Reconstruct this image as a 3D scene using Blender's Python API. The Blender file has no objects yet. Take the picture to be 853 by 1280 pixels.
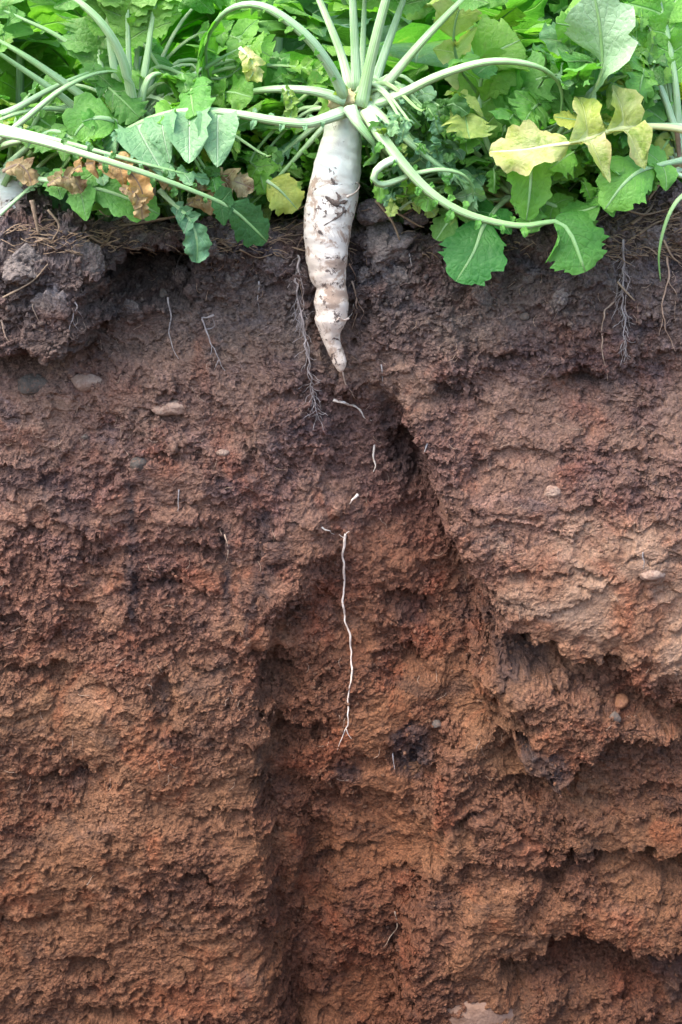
import bpy, bmesh, math, random
import numpy as np
from mathutils import Vector, Matrix, Euler, Quaternion

random.seed(11)
SC = bpy.context.scene
COL = SC.collection
R = math.radians

# ------------------------------------------------------------------ camera, sky, sun, exposure
CAM_Y, CAM_Z, PITCH, F = -1.55, 0.091, R(15), 1722.0      # focal length in photo pixels (853 x 1280)
cam = bpy.data.cameras.new('camera')
cam.sensor_fit = 'VERTICAL'
cam.sensor_height = 24
cam.lens = 24 * F / 1280
cam.clip_start = 0.02
cam.clip_end = 3000
camo = bpy.data.objects.new('camera', cam)
COL.objects.link(camo)
camo.location = (0, CAM_Y, CAM_Z)
camo.rotation_euler = (R(90) - PITCH, 0, 0)
SC.camera = camo

SUN_EL, SUN_AZ = R(60), R(-118)      # high on the left, raking along the face
sd = Vector((math.sin(SUN_AZ) * math.cos(SUN_EL), math.cos(SUN_AZ) * math.cos(SUN_EL), math.sin(SUN_EL)))
W = bpy.data.worlds.new('World')
SC.world = W
W.use_nodes = True
nt = W.node_tree
bg = nt.nodes['Background']
sky = nt.nodes.new('ShaderNodeTexSky')
sky.sky_type = 'NISHITA'
sky.sun_disc = False
sky.sun_elevation = SUN_EL
sky.sun_rotation = math.atan2(sd.x, sd.y)
sky.air_density = 1.0
sky.dust_density = 3.0
sky.ozone_density = 1.0
nt.links.new(sky.outputs[0], bg.inputs[0])
bg.inputs[1].default_value = 0.15
sun = bpy.data.lights.new('sun', 'SUN')
sun.energy = 1.05
sun.angle = R(42)
sun.color = (1.0, 0.96, 0.9)
suno = bpy.data.objects.new('sun', sun)
COL.objects.link(suno)
suno.rotation_euler = sd.to_track_quat('Z', 'Y').to_euler()
SC.view_settings.view_transform = 'Standard'
SC.view_settings.look = 'None'
SC.view_settings.exposure = 2.36
SC.view_settings.gamma = 1.0
SC.cycles.use_denoising = True
SC.cycles.denoising_prefilter = 'ACCURATE'
SC.cycles.max_bounces = 6
SC.cycles.transparent_max_bounces = 4

# ------------------------------------------------------------------ helpers
CP, SP = math.cos(PITCH), math.sin(PITCH)


def P(px, py, y=0.0):
    """Point of the place at depth y that the photo shows at (px, py)."""
    a, b = (px - 426.5) / F, (640 - py) / F
    d = Vector((a, b * SP + CP, b * CP - SP))
    return Vector((0, CAM_Y, CAM_Z)) + d * ((y - CAM_Y) / d.y)


def to_px(x, y, z):
    dy, dz = y - CAM_Y, z - CAM_Z
    dep = dy * CP - dz * SP
    up = dy * SP + dz * CP
    return 426.5 + F * x / dep, 640 - F * up / dep


def tag(o, label=None, cat=None, group=None, kind=None):
    if label: o['label'] = label
    if cat: o['category'] = cat
    if group: o['group'] = group
    if kind: o['kind'] = kind
    return o


def empty(name, loc=(0, 0, 0)):
    o = bpy.data.objects.new(name, None)
    o.empty_display_size = 0.02
    o.location = loc
    COL.objects.link(o)
    return o


class MB:
    def __init__(s):
        s.v, s.f, s.uv = [], [], []

    def add(s, verts, faces, uvs=None):
        n = len(s.v)
        s.v.extend([tuple(p) for p in verts])
        s.f.extend([tuple(i + n for i in q) for q in faces])
        s.uv.extend(uvs if uvs is not None else [(0.0, 0.0)] * len(verts))

    def mesh(s, name, mat, smooth=True):
        me = bpy.data.meshes.new(name)
        me.from_pydata(s.v, [], s.f)
        l = me.uv_layers.new(name='UVMap')
        idx = np.empty(len(me.loops), dtype=np.int32)
        me.loops.foreach_get('vertex_index', idx)
        l.data.foreach_set('uv', np.asarray(s.uv, dtype=np.float32)[idx].ravel())
        me.materials.append(mat)
        if smooth:
            me.polygons.foreach_set('use_smooth', [True] * len(me.polygons))
        return me

    def build(s, name, mat, parent=None, smooth=True, origin=None):
        if origin is not None:
            o = Vector(origin)
            s.v = [tuple(Vector(p) - o) for p in s.v]
        ob = bpy.data.objects.new(name, s.mesh(name, mat, smooth))
        COL.objects.link(ob)
        if origin is not None:
            ob.location = origin
        if parent:
            ob.parent = parent
        return ob


def catmull(pts, n):
    pts = [Vector(p) for p in pts]
    if len(pts) == 2:
        return [pts[0].lerp(pts[1], i / (n - 1)) for i in range(n)]
    q = [pts[0] * 2 - pts[1]] + pts + [pts[-1] * 2 - pts[-2]]
    dense = []
    for i in range(1, len(q) - 2):
        a, b, c, d = q[i - 1:i + 3]
        for k in range(16):
            t = k / 16
            dense.append(0.5 * ((2 * b) + (c - a) * t + (2 * a - 5 * b + 4 * c - d) * t * t + (3 * b - a - 3 * c + d) * t ** 3))
    dense.append(pts[-1])
    L = [0]
    for i in range(1, len(dense)):
        L.append(L[-1] + (dense[i] - dense[i - 1]).length)
    out, j = [], 0
    for i in range(n):
        t = L[-1] * i / (n - 1)
        while j < len(L) - 2 and L[j + 1] < t: j += 1
        out.append(dense[j].lerp(dense[j + 1], (t - L[j]) / max(1e-9, L[j + 1] - L[j])))
    return out


def frames(pts, hint):
    hint = Vector(hint).normalized()
    out = []
    for i in range(len(pts)):
        t = (pts[min(i + 1, len(pts) - 1)] - pts[max(i - 1, 0)]).normalized()
        n = hint - t * hint.dot(t)
        if n.length < 0.15:
            n = (out[-1][1] - t * out[-1][1].dot(t)) if out else t.orthogonal()
        n.normalize()
        if out and n.dot(out[-1][1]) < 0: n = -n
        out.append((t, n, t.cross(n).normalized()))
    return out


def tube(mb, pts, rad, seg=8, flat=1.0, hint=(0, -0.3, 1), rough=0.0, rng=None, groove=0.0):
    fr = frames(pts, hint)
    V, Fc, U = [], [], []
    n = len(pts)
    for i, p in enumerate(pts):
        r = rad(i / (n - 1)) if callable(rad) else rad
        t, nn, s = fr[i]
        for k in range(seg):
            a = 2 * math.pi * k / seg
            rr = r * (1 + (rng.uniform(-rough, rough) if rng else 0)) * (1 - groove * max(0.0, math.sin(a)) ** 6)
            V.append(p + s * (math.cos(a) * rr) + nn * (math.sin(a) * rr * flat))
            U.append((k / seg, i / (n - 1)))
    for i in range(n - 1):
        for k in range(seg):
            k2 = (k + 1) % seg
            Fc.append((i * seg + k, i * seg + k2, (i + 1) * seg + k2, (i + 1) * seg + k))
    Fc.append(tuple(range(seg))[::-1])
    Fc.append(tuple((n - 1) * seg + k for k in range(seg)))
    mb.add(V, Fc, U)


# --- numpy noise
def _hash(ix, iy, seed):
    h = (ix.astype(np.int64) * 374761393 + iy.astype(np.int64) * 668265263 + seed * 1442695041) & 0xffffffff
    h = ((h ^ (h >> 13)) * 1274126177) & 0xffffffff
    h = ((h ^ (h >> 16)) * 2246822519) & 0xffffffff
    return ((h ^ (h >> 15)) & 0xffffff).astype(np.float32) / 16777216.0


def gnoise(x, y, seed=0):
    ix, iy = np.floor(x), np.floor(y)
    fx, fy = (x - ix).astype(np.float32), (y - iy).astype(np.float32)
    ix, iy = ix.astype(np.int64), iy.astype(np.int64)
    u, v = fx * fx * fx * (fx * (fx * 6 - 15) + 10), fy * fy * fy * (fy * (fy * 6 - 15) + 10)

    def g(dx, dy):
        a = _hash(ix + dx, iy + dy, seed) * (2 * np.pi)
        return np.cos(a) * (fx - dx) + np.sin(a) * (fy - dy)
    a, b, c, d = g(0, 0), g(1, 0), g(0, 1), g(1, 1)
    return ((a * (1 - u) + b * u) * (1 - v) + (c * (1 - u) + d * u) * v) * 1.5


def fbm(x, y, oct=5, seed=0, gain=0.5, lac=2.03, ridge=False):
    s, a, t = 0, 1.0, 0
    for o in range(oct):
        n = gnoise(x, y, seed + o * 17)
        if ridge: n = 1 - 2 * np.abs(n)
        s = s + a * n
        t += a
        a *= gain
        x, y = x * lac + 13.7, y * lac + 7.1
    return s / t


def clods(x, y, cell, seed, dens=0.5):
    """Bumpy lumps: height 0..1 in units of the cell size."""
    gx, gy = x / cell, y / cell
    ix, iy = np.floor(gx).astype(np.int64), np.floor(gy).astype(np.int64)
    out = np.zeros_like(gx, dtype=np.float32)
    for dx in (-1, 0, 1):
        for dy in (-1, 0, 1):
            cx, cy = ix + dx, iy + dy
            ox, oy = _hash(cx, cy, seed), _hash(cx, cy, seed + 1)
            on = _hash(cx, cy, seed + 2)
            r = 0.28 + 0.42 * _hash(cx, cy, seed + 3)
            el = 0.65 + 0.8 * _hash(cx, cy, seed + 4)
            rx, ry = gx - (cx + ox), gy - (cy + oy)
            d2 = (rx * rx / (el * el) + ry * ry * el * el) / (r * r)
            b = np.sqrt(np.clip(1 - d2 * d2, 0, 1)) * r * (0.4 + 0.6 * _hash(cx, cy, seed + 5))
            out = np.maximum(out, np.where(on < dens, b, 0))
    return out


def _hash3(ix, iy, iz, seed):
    h = ix * np.uint32(374761393) + iy * np.uint32(668265263) + iz * np.uint32(2147483647) + np.uint32((seed * 2654435761) & 0xffffffff)
    h = (h ^ (h >> np.uint32(13))) * np.uint32(1274126177)
    h = (h ^ (h >> np.uint32(16))) * np.uint32(2246822519)
    return h ^ (h >> np.uint32(15))


def noise3(p, seed=0):
    """Gradient noise at points p (n x 3), about -1..1."""
    i = np.floor(p)
    f = (p - i).astype(np.float32)
    i = i.astype(np.int64).astype(np.uint32)
    u = f * f * f * (f * (f * 6 - 15) + 10)
    out = np.zeros(len(p), dtype=np.float32)
    one = np.uint32(1)
    for c in range(8):
        dx, dy, dz = c & 1, (c >> 1) & 1, c >> 2
        h = _hash3(i[:, 0] + np.uint32(dx), i[:, 1] + np.uint32(dy), i[:, 2] + np.uint32(dz), seed)
        gx = (h & np.uint32(1023)).astype(np.float32) / 511.5 - 1
        gy = ((h >> np.uint32(10)) & np.uint32(1023)).astype(np.float32) / 511.5 - 1
        gz = ((h >> np.uint32(20)) & np.uint32(1023)).astype(np.float32) / 511.5 - 1
        w = (u[:, 0] if dx else 1 - u[:, 0]) * (u[:, 1] if dy else 1 - u[:, 1]) * (u[:, 2] if dz else 1 - u[:, 2])
        out += w * (gx * (f[:, 0] - dx) + gy * (f[:, 1] - dy) + gz * (f[:, 2] - dz))
    return out * 1.3


def fbm3(p, oct=4, seed=0, gain=0.5, ridge=False):
    s, a, t = 0, 1.0, 0
    for o in range(oct):
        n = noise3(p, seed + o * 13)
        if ridge: n = 1 - 2.2 * np.abs(n)
        s = s + a * n
        t += a
        a *= gain
        p = p * 2.07 + 5.3
    return s / t


def clods3(p, cell, seed, dens):
    g = p / cell
    i0 = np.floor(g)
    f = (g - i0).astype(np.float32)
    i0 = i0.astype(np.int64).astype(np.uint32)
    out = np.zeros(len(p), dtype=np.float32)
    for dx in (-1, 0, 1):
        for dy in (-1, 0, 1):
            for dz in (-1, 0, 1):
                h = _hash3(i0[:, 0] + np.uint32(dx & 0xffffffff), i0[:, 1] + np.uint32(dy & 0xffffffff), i0[:, 2] + np.uint32(dz & 0xffffffff), seed)
                k = np.nonzero((h & np.uint32(255)) < dens * 256)[0]
                hk, fk = h[k], f[k]
                ox = ((hk >> np.uint32(8)) & np.uint32(63)).astype(np.float32) / 63 + dx - fk[:, 0]
                oy = ((hk >> np.uint32(14)) & np.uint32(63)).astype(np.float32) / 63 + dy - fk[:, 1]
                oz = ((hk >> np.uint32(20)) & np.uint32(63)).astype(np.float32) / 63 + dz - fk[:, 2]
                r = 0.3 + 0.4 * ((hk >> np.uint32(26)) & np.uint32(63)).astype(np.float32) / 63
                d2 = (np.abs(ox) ** 2.6 + np.abs(oy) ** 2.6 + np.abs(oz * 1.35) ** 2.6) / r ** 2.6
                b = (np.clip(1 - d2, 0, 1) ** 0.5) * r
                out[k] = np.maximum(out[k], b)
    return out


def sstep(a, b, x):
    t = np.clip((x - a) / (b - a), 0, 1)
    return t * t * (3 - 2 * t)


def poly_sd(px, py, poly):
    """Signed distance to a polygon, positive inside."""
    d = np.full(px.shape, 1e9, dtype=np.float32)
    ins = np.zeros(px.shape, dtype=bool)
    n = len(poly)
    for i in range(n):
        (ax, ay), (bx, by) = poly[i], poly[(i + 1) % n]
        ex, ey = bx - ax, by - ay
        wx, wy = px - ax, py - ay
        t = np.clip((wx * ex + wy * ey) / (ex * ex + ey * ey + 1e-9), 0, 1)
        d = np.minimum(d, (wx - ex * t) ** 2 + (wy - ey * t) ** 2)
        c = ((ay > py) != (by > py)) & (px < (bx - ax) * (py - ay) / (by - ay + 1e-12) + ax)
        ins ^= c
    d = np.sqrt(d)
    return np.where(ins, d, -d)


# ------------------------------------------------------------------ materials
def new_mat(name):
    m = bpy.data.materials.new(name)
    m.use_nodes = True
    m.node_tree.nodes.clear()
    return m, NT(m.node_tree)


class NT:
    def __init__(s, t): s.t = t

    def n(s, kind, **kw):
        nd = s.t.nodes.new('ShaderNode' + kind)
        for k, v in kw.items():
            if k.startswith('i_'):
                nd.inputs[k[2:].replace('_', ' ')].default_value = v
            else:
                setattr(nd, k, v)
        return nd

    def l(s, a, b): s.t.links.new(a, b)

    def put(s, sock, v):
        if isinstance(v, bpy.types.NodeSocket): s.l(v, sock)
        elif v is not None:
            if isinstance(v, (tuple, list)) and len(v) == 3 and len(sock.default_value) == 4: v = (*v, 1)
            sock.default_value = v

    def math(s, op, a, b=None, c=None, clamp=False):
        nd = s.n('Math', operation=op, use_clamp=clamp)
        for k, v in enumerate((a, b, c)): s.put(nd.inputs[k], v)
        return nd.outputs[0]

    def mix(s, f, a, b, mode='MIX'):
        nd = s.n('Mix', data_type='RGBA', blend_type=mode)
        s.put(nd.inputs[0], f); s.put(nd.inputs[6], a); s.put(nd.inputs[7], b)
        return nd.outputs[2]

    def noise(s, vec, scale, detail=4, rough=0.55, dist=0.0):
        nd = s.n('TexNoise')
        s.put(nd.inputs['Vector'], vec)
        nd.inputs['Scale'].default_value = scale
        nd.inputs['Detail'].default_value = detail
        nd.inputs['Roughness'].default_value = rough
        nd.inputs['Distortion'].default_value = dist
        return nd.outputs[0]

    def remap(s, v, a, b, c=0.0, d=1.0, smooth=False):
        nd = s.n('MapRange', interpolation_type='SMOOTHSTEP' if smooth else 'LINEAR')
        s.put(nd.inputs[0], v)
        for k, x in enumerate((a, b, c, d)): nd.inputs[k + 1].default_value = x
        return nd.outputs[0]

    def ramp(s, v, stops):
        nd = s.n('ValToRGB')
        s.put(nd.inputs[0], v)
        e = nd.color_ramp.elements
        while len(e) < len(stops): e.new(0.5)
        for k, (p, c) in enumerate(stops):
            e[k].position = p
            e[k].color = (*c, 1)
        return nd.outputs[0]

    def bump(s, h, strength, dist, normal=None):
        nd = s.n('Bump')
        nd.inputs['Strength'].default_value = strength
        nd.inputs['Distance'].default_value = dist
        s.put(nd.inputs['Height'], h)
        if normal is not None: s.l(normal, nd.inputs['Normal'])
        return nd.outputs[0]

    def out(s, shader): s.l(shader, s.n('OutputMaterial').outputs and s.last_out.inputs[0] if False else s.n('OutputMaterial').inputs[0])


def bsdf(t, col, rough=0.8, normal=None, spec=0.3):
    b = t.n('BsdfPrincipled')
    t.put(b.inputs['Base Color'], col)
    t.put(b.inputs['Roughness'], rough)
    b.inputs['Specular IOR Level'].default_value = spec
    if normal is not None: t.l(normal, b.inputs['Normal'])
    return b.outputs[0]


def soil_material(name, attrs=True, tint=(1, 1, 1)):
    m, t = new_mat(name)
    pos = t.n('NewGeometry').outputs['Position']
    sx = t.n('SeparateXYZ'); t.l(pos, sx.inputs[0])
    big = t.noise(pos, 6, 5, 0.6, 0.4)
    mid = t.noise(pos, 28, 6, 0.65, 0.3)
    fine = t.noise(pos, 190, 6, 0.7)
    grit = t.noise(pos, 700, 3, 0.7)
    z = t.math('ADD', sx.outputs[2], t.math('MULTIPLY', t.math('SUBTRACT', big, 0.5), 0.16))
    z = t.math('ADD', z, t.math('MULTIPLY', t.math('SUBTRACT', mid, 0.5), 0.08))
    d = t.remap(z, 0.05, -1.05)
    col = t.ramp(d, [(0.0, (0.135, 0.106, 0.088)), (0.07, (0.115, 0.092, 0.079)), (0.125, (0.118, 0.088, 0.072)),
                     (0.19, (0.152, 0.094, 0.072)), (0.33, (0.160, 0.088, 0.064)), (0.42, (0.158, 0.079, 0.050)),
                     (0.55, (0.148, 0.074, 0.041)), (0.75, (0.130, 0.060, 0.031)), (1.0, (0.104, 0.046, 0.024))])
    # redder, paler and greyer patches of the soil itself
    red = t.noise(t.n('VectorMath', operation='ADD').outputs[0] if False else pos, 13, 5, 0.6, 0.8)
    col = t.mix(t.remap(red, 0.52, 0.66, 0, 0.6), col, t.mix(1, col, (1.25, 0.85, 0.70), 'MULTIPLY'))
    v2 = t.n('Mapping'); t.l(pos, v2.inputs[0]); v2.inputs['Location'].default_value = (3.1, 1.7, 5.3); v2.inputs['Scale'].default_value = (1, 1, 1.8)
    pale = t.noise(v2.outputs[0], 22, 6, 0.65, 0.5)
    col = t.mix(t.remap(pale, 0.53, 0.66, 0, 0.7), col, t.mix(1, col, (1.45, 1.50, 1.62), 'MULTIPLY'))
    grey = t.noise(v2.outputs[0], 9, 6, 0.7, 1.0)
    col = t.mix(t.remap(grey, 0.53, 0.64, 0, 0.75), col, t.mix(1, col, (0.52, 0.62, 0.80), 'MULTIPLY'))
    col = t.mix(1.0, col, t.ramp(fine, [(0.25, (0.48, 0.47, 0.48)), (0.5, (1, 1, 1)), (0.75, (1.50, 1.48, 1.46))]), 'MULTIPLY')
    col = t.mix(t.remap(grit, 0.66, 0.74, 0, 0.5), col, t.mix(1, col, (1.7, 1.65, 1.6), 'MULTIPLY'))
    col = t.mix(t.remap(grit, 0.36, 0.28, 0, 0.6), col, t.mix(1, col, (0.45, 0.45, 0.5), 'MULTIPLY'))
    if attrs:
        smr = t.n('Attribute', attribute_name='smear').outputs['Fac']
        col = t.mix(smr, t.mix(1, col, (0.92, 0.87, 0.90), 'MULTIPLY'), t.mix(1, col, (1.20, 1.19, 1.10), 'MULTIPLY'))
        rz = t.n('Attribute', attribute_name='red').outputs['Fac']
        col = t.mix(rz, col, t.mix(1, col, (0.96, 0.84, 0.77), 'MULTIPLY'))
        st = t.n('Attribute', attribute_name='stain_shade').outputs['Fac']
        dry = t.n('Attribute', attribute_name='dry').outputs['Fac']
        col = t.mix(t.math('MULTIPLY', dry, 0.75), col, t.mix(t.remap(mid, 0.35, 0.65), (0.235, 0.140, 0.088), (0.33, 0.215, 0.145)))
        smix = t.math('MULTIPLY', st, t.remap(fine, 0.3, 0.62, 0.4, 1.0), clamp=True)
        col = t.mix(smix, col, (0.030, 0.026, 0.028))  # dark colour for soil stains and for the painted shade of recesses
    col = t.mix(1.0, col, tint, 'MULTIPLY')
    gr2 = t.noise(pos, 380, 5, 0.75, 0.6)
    col = t.mix(1.0, col, t.ramp(gr2, [(0.30, (0.50, 0.49, 0.50)), (0.5, (1, 1, 1)), (0.72, (1.45, 1.42, 1.38))]), 'MULTIPLY')
    hb = t.math('ADD', t.math('ADD', t.math('MULTIPLY', fine, 0.6), t.math('MULTIPLY', gr2, 0.5)), t.math('MULTIPLY', grit, 0.3))
    nb = t.bump(hb, 1.0, 0.0036)
    b = bsdf(t, col, t.remap(fine, 0.3, 0.7, 0.95, 0.75), nb, 0.22)
    t.l(b, t.n('OutputMaterial').inputs[0])
    return m


M = {}
M['soil'] = soil_material('red_soil')
M['crumb'] = soil_material('crumb_soil', False)
M['clod'] = soil_material('grey_clod_soil', False, (1.2, 1.26, 1.32))
M['field'] = soil_material('field_soil', False, (0.9, 0.95, 1.0))


def leaf_material(name, c1, c2, vein, trans=0.45, spots=None, spot_amt=0.0, rough=0.42, edge=None):
    m, t = new_mat(name)
    oi = t.n('ObjectInfo')
    uv = t.n('UVMap').outputs[0]
    su = t.n('SeparateXYZ'); t.l(uv, su.inputs[0])
    tc = t.n('TexCoord').outputs['Object']
    n1 = t.noise(tc, 26, 5, 0.6)
    n2 = t.noise(tc, 150, 4, 0.6)
    col = t.mix(t.remap(n1, 0.35, 0.66), c1, c2)
    col = t.mix(1.0, col, t.ramp(oi.outputs['Random'], [(0, (0.66, 0.78, 0.80)), (0.5, (1, 1, 1)), (1, (1.38, 1.20, 0.95))]), 'MULTIPLY')
    au = t.math('ABSOLUTE', su.outputs[0])
    mid = t.remap(au, 0.015, 0.07, 1, 0)
    w = t.math('FRACT', t.math('MULTIPLY', t.math('SUBTRACT', su.outputs[1], t.math('MULTIPLY', au, 0.35)), 7.0))
    w = t.math('ABSOLUTE', t.math('SUBTRACT', w, 0.5))
    side = t.math('MULTIPLY', t.remap(w, 0.0, 0.06, 1, 0), t.remap(au, 0.2, 0.95, 0.7, 0.1))
    vn = t.math('MAXIMUM', mid, t.math('MULTIPLY', side, 0.7))
    vo = t.n('TexVoronoi', feature='DISTANCE_TO_EDGE'); t.l(tc, vo.inputs['Vector']); vo.inputs['Scale'].default_value = 130
    net = t.remap(vo.outputs[0], 0.0, 0.12, 1, 0)
    vn = t.math('MAXIMUM', vn, t.math('MULTIPLY', net, 0.10))
    vo2 = t.remap(vo.outputs[0], 0.0, 0.4, 0, 1, True)
    if spots:
        n3 = t.noise(tc, 40, 5, 0.65, 0.6)
        col = t.mix(t.remap(n3, 0.62 - spot_amt * 0.3, 0.72 - spot_amt * 0.2, 0, 1), col, spots)
    if edge:
        col = t.mix(t.math('MULTIPLY', t.remap(au, 0.45, 1.0), t.remap(n1, 0.4, 0.6)), col, edge)
    col = t.mix(t.math('MULTIPLY', vn, 0.65), col, vein)
    h = t.math('SUBTRACT', t.math('ADD', t.math('MULTIPLY', vo2, 0.10), t.math('ADD', t.math('MULTIPLY', n2, 0.4), t.math('MULTIPLY', n1, 0.8))), t.math('MULTIPLY', vn, 0.4))
    nb = t.bump(h, 0.75, 0.0040)
    b = bsdf(t, col, t.remap(n2, 0.3, 0.7, rough, rough + 0.2), nb, 0.32)
    tr = t.n('BsdfTranslucent')
    t.l(t.mix(1.0, col, (1.10, 1.45, 0.55), 'MULTIPLY'), tr.inputs[0])
    t.l(nb, tr.inputs[1])
    mx = t.n('MixShader'); mx.inputs[0].default_value = trans
    t.l(b, mx.inputs[1]); t.l(tr.outputs[0], mx.inputs[2])
    ho = t.noise(tc, 75, 2, 0.5)
    hm = t.n('MixShader'); t.l(t.remap(ho, 0.775, 0.78, 0, 1), hm.inputs[0])      # nibbled holes
    tp = t.n('BsdfTransparent'); t.l(mx.outputs[0], hm.inputs[1]); t.l(tp.outputs[0], hm.inputs[2])
    mx = hm
    t.l(mx.outputs[0], t.n('OutputMaterial').inputs[0])
    return m


M['leaf'] = leaf_material('leaf_green', (0.092, 0.250, 0.036), (0.160, 0.340, 0.058), (0.30, 0.43, 0.20), 0.45, (0.20, 0.30, 0.06), 0.1)
M['leaf_fresh'] = leaf_material('leaf_fresh_green', (0.076, 0.245, 0.034), (0.138, 0.340, 0.056), (0.26, 0.42, 0.19), 0.38)
M['leaf_dark'] = leaf_material('leaf_dark_green', (0.030, 0.105, 0.022), (0.050, 0.150, 0.030), (0.12, 0.23, 0.08), 0.3)
M['leaf_blue'] = leaf_material('leaf_bloom_green', (0.105, 0.24, 0.105), (0.165, 0.32, 0.15), (0.40, 0.50, 0.34), 0.25, rough=0.38)
M['leaf_lobed'] = leaf_material('leaf_deep_green', (0.035, 0.18, 0.024), (0.065, 0.24, 0.036), (0.16, 0.34, 0.12), 0.3)
M['leaf_gloss'] = leaf_material('leaf_painted_sheen', (0.17, 0.30, 0.17), (0.25, 0.38, 0.25), (0.45, 0.55, 0.42), 0.15, rough=0.24)  # smooth leaf; its pale bluish base colour paints in the sky's reflection
M['leaf_yellow'] = leaf_material('leaf_yellow', (0.42, 0.45, 0.075), (0.66, 0.64, 0.30), (0.60, 0.62, 0.33), 0.4, (0.22, 0.31, 0.05), 0.3, edge=(0.62, 0.50, 0.24))
M['leaf_yellowing'] = leaf_material('leaf_yellowing', (0.22, 0.33, 0.06), (0.40, 0.46, 0.11), (0.50, 0.58, 0.28), 0.4, (0.12, 0.25, 0.04), 0.3)
M['leaf_dry'] = leaf_material('leaf_dry', (0.38, 0.21, 0.070), (0.58, 0.41, 0.21), (0.55, 0.42, 0.28), 0.2, (0.16, 0.085, 0.04), 0.3, rough=0.75)


def simple_mat(name, stops, scale=60, rough=0.6, bumpd=0.001, along=None, spec=0.4, sss=0.0, speck=None, cover=0.60):
    """Colour by noise, and along the object's length (UV v) when 'along' is given."""
    m, t = new_mat(name)
    tc = t.n('TexCoord').outputs['Object']
    uv = t.n('UVMap').outputs[0]
    su = t.n('SeparateXYZ'); t.l(uv, su.inputs[0])
    n1 = t.noise(tc, scale, 5, 0.6)
    col = t.ramp(n1, stops)
    if along: col = t.mix(1.0, col, t.ramp(su.outputs[1], along), 'MULTIPLY')
    oi = t.n('ObjectInfo').outputs['Random']
    col = t.mix(1.0, col, t.ramp(oi, [(0, (0.85, 0.88, 0.86)), (1, (1.12, 1.08, 1.02))]), 'MULTIPLY')
    if speck:
        sn = t.noise(tc, scale * 3.3, 4, 0.7)
        col = t.mix(t.remap(sn, cover, cover + 0.08, 0, 0.8), col, speck)
    if along:
        st_ = t.n('CombineXYZ'); t.l(t.math('MULTIPLY', su.outputs[0], 14), st_.inputs[0]); t.l(t.math('MULTIPLY', su.outputs[1], 3), st_.inputs[1]); t.l(t.math('MULTIPLY', oi, 50), st_.inputs[2])
        col = t.mix(1.0, col, t.ramp(t.noise(st_.outputs[0], 1.0, 4, 0.6), [(0.32, (0.70, 0.86, 0.60)), (0.5, (1, 1, 1)), (0.7, (1.15, 1.10, 1.18))]), 'MULTIPLY')
    rib = t.math('SINE', t.math('MULTIPLY', su.outputs[0], 88))
    h = t.math('ADD', t.noise(tc, scale * 5, 3, 0.6), t.math('MULTIPLY', rib, 0.3 if along else 0.12))
    nb = t.bump(h, 0.6, bumpd)
    b = t.n('BsdfPrincipled')
    t.l(col, b.inputs['Base Color'])
    b.inputs['Roughness'].default_value = rough
    b.inputs['Specular IOR Level'].default_value = spec
    if sss:
        b.inputs['Subsurface Weight'].default_value = sss
        b.inputs['Subsurface Radius'].default_value = (0.006, 0.006, 0.003)
        b.inputs['Subsurface Scale'].default_value = 0.5
    t.l(nb, b.inputs['Normal'])
    t.l(b.outputs[0], t.n('OutputMaterial').inputs[0])
    return m


STK = [(0.3, (0.25, 0.39, 0.18)), (0.7, (0.34, 0.47, 0.27))]
M['stalk'] = simple_mat('leaf_stalk', STK, 30, 0.4, 0.0006, [(0, (1.3, 1.22, 1.4)), (0.22, (1.0, 1.0, 1.0)), (0.7, (0.8, 0.92, 0.75)), (1, (0.6, 0.8, 0.5))], 0.5, speck=(0.34, 0.40, 0.20))
M['stalk_yellow'] = simple_mat('leaf_stalk_yellow', [(0.3, (0.48, 0.50, 0.20)), (0.7, (0.60, 0.60, 0.28))], 30, 0.45, 0.0006, None, 0.5)
M['stalk_green'] = simple_mat('leaf_stalk_green', [(0.3, (0.17, 0.31, 0.10)), (0.7, (0.26, 0.41, 0.16))], 30, 0.42, 0.0006, [(0, (1.3, 1.2, 1.4)), (0.5, (1, 1, 1)), (1, (0.7, 0.85, 0.6))], 0.5)
M['stalk_dry'] = simple_mat('dry_stem', [(0.3, (0.16, 0.105, 0.07)), (0.7, (0.33, 0.245, 0.17))], 50, 0.85, 0.0012, None, 0.2)
M['crown'] = simple_mat('crown_tissue', [(0.3, (0.28, 0.21, 0.10)), (0.7, (0.50, 0.49, 0.27))], 60, 0.7, 0.002, None, 0.3)
M['root_pale'] = simple_mat('pale_root', [(0.3, (0.50, 0.38, 0.30)), (0.62, (0.72, 0.62, 0.54))], 120, 0.7, 0.0006, None, 0.25, speck=(0.30, 0.17, 0.11))
M['root_tan'] = simple_mat('tan_root', [(0.3, (0.22, 0.145, 0.10)), (0.7, (0.42, 0.31, 0.24))], 90, 0.85, 0.0006, None, 0.2)
M['root_grey'] = simple_mat('grey_root', [(0.3, (0.20, 0.17, 0.16)), (0.7, (0.40, 0.35, 0.34))], 90, 0.85, 0.0006, None, 0.2)
M['stone_grey'] = simple_mat('grey_stone', [(0.35, (0.070, 0.058, 0.050)), (0.65, (0.130, 0.104, 0.086))], 90, 0.9, 0.004, None, 0.2, speck=(0.15, 0.088, 0.062), cover=0.53)
M['stone_pink'] = simple_mat('pinkish_stone', [(0.35, (0.20, 0.125, 0.092)), (0.65, (0.31, 0.22, 0.17))], 90, 0.9, 0.004, None, 0.3, speck=(0.20, 0.11, 0.08), cover=0.53)
M['stone_dusty'] = simple_mat('dusty_stone', [(0.3, (0.15, 0.085, 0.058)), (0.7, (0.24, 0.155, 0.115))], 30, 0.95, 0.004, None, 0.15)
M['stone_orange'] = simple_mat('orange_stone', [(0.35, (0.22, 0.09, 0.04)), (0.65, (0.36, 0.17, 0.09))], 90, 0.9, 0.004, None, 0.3, speck=(0.20, 0.08, 0.05), cover=0.53)


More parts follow.
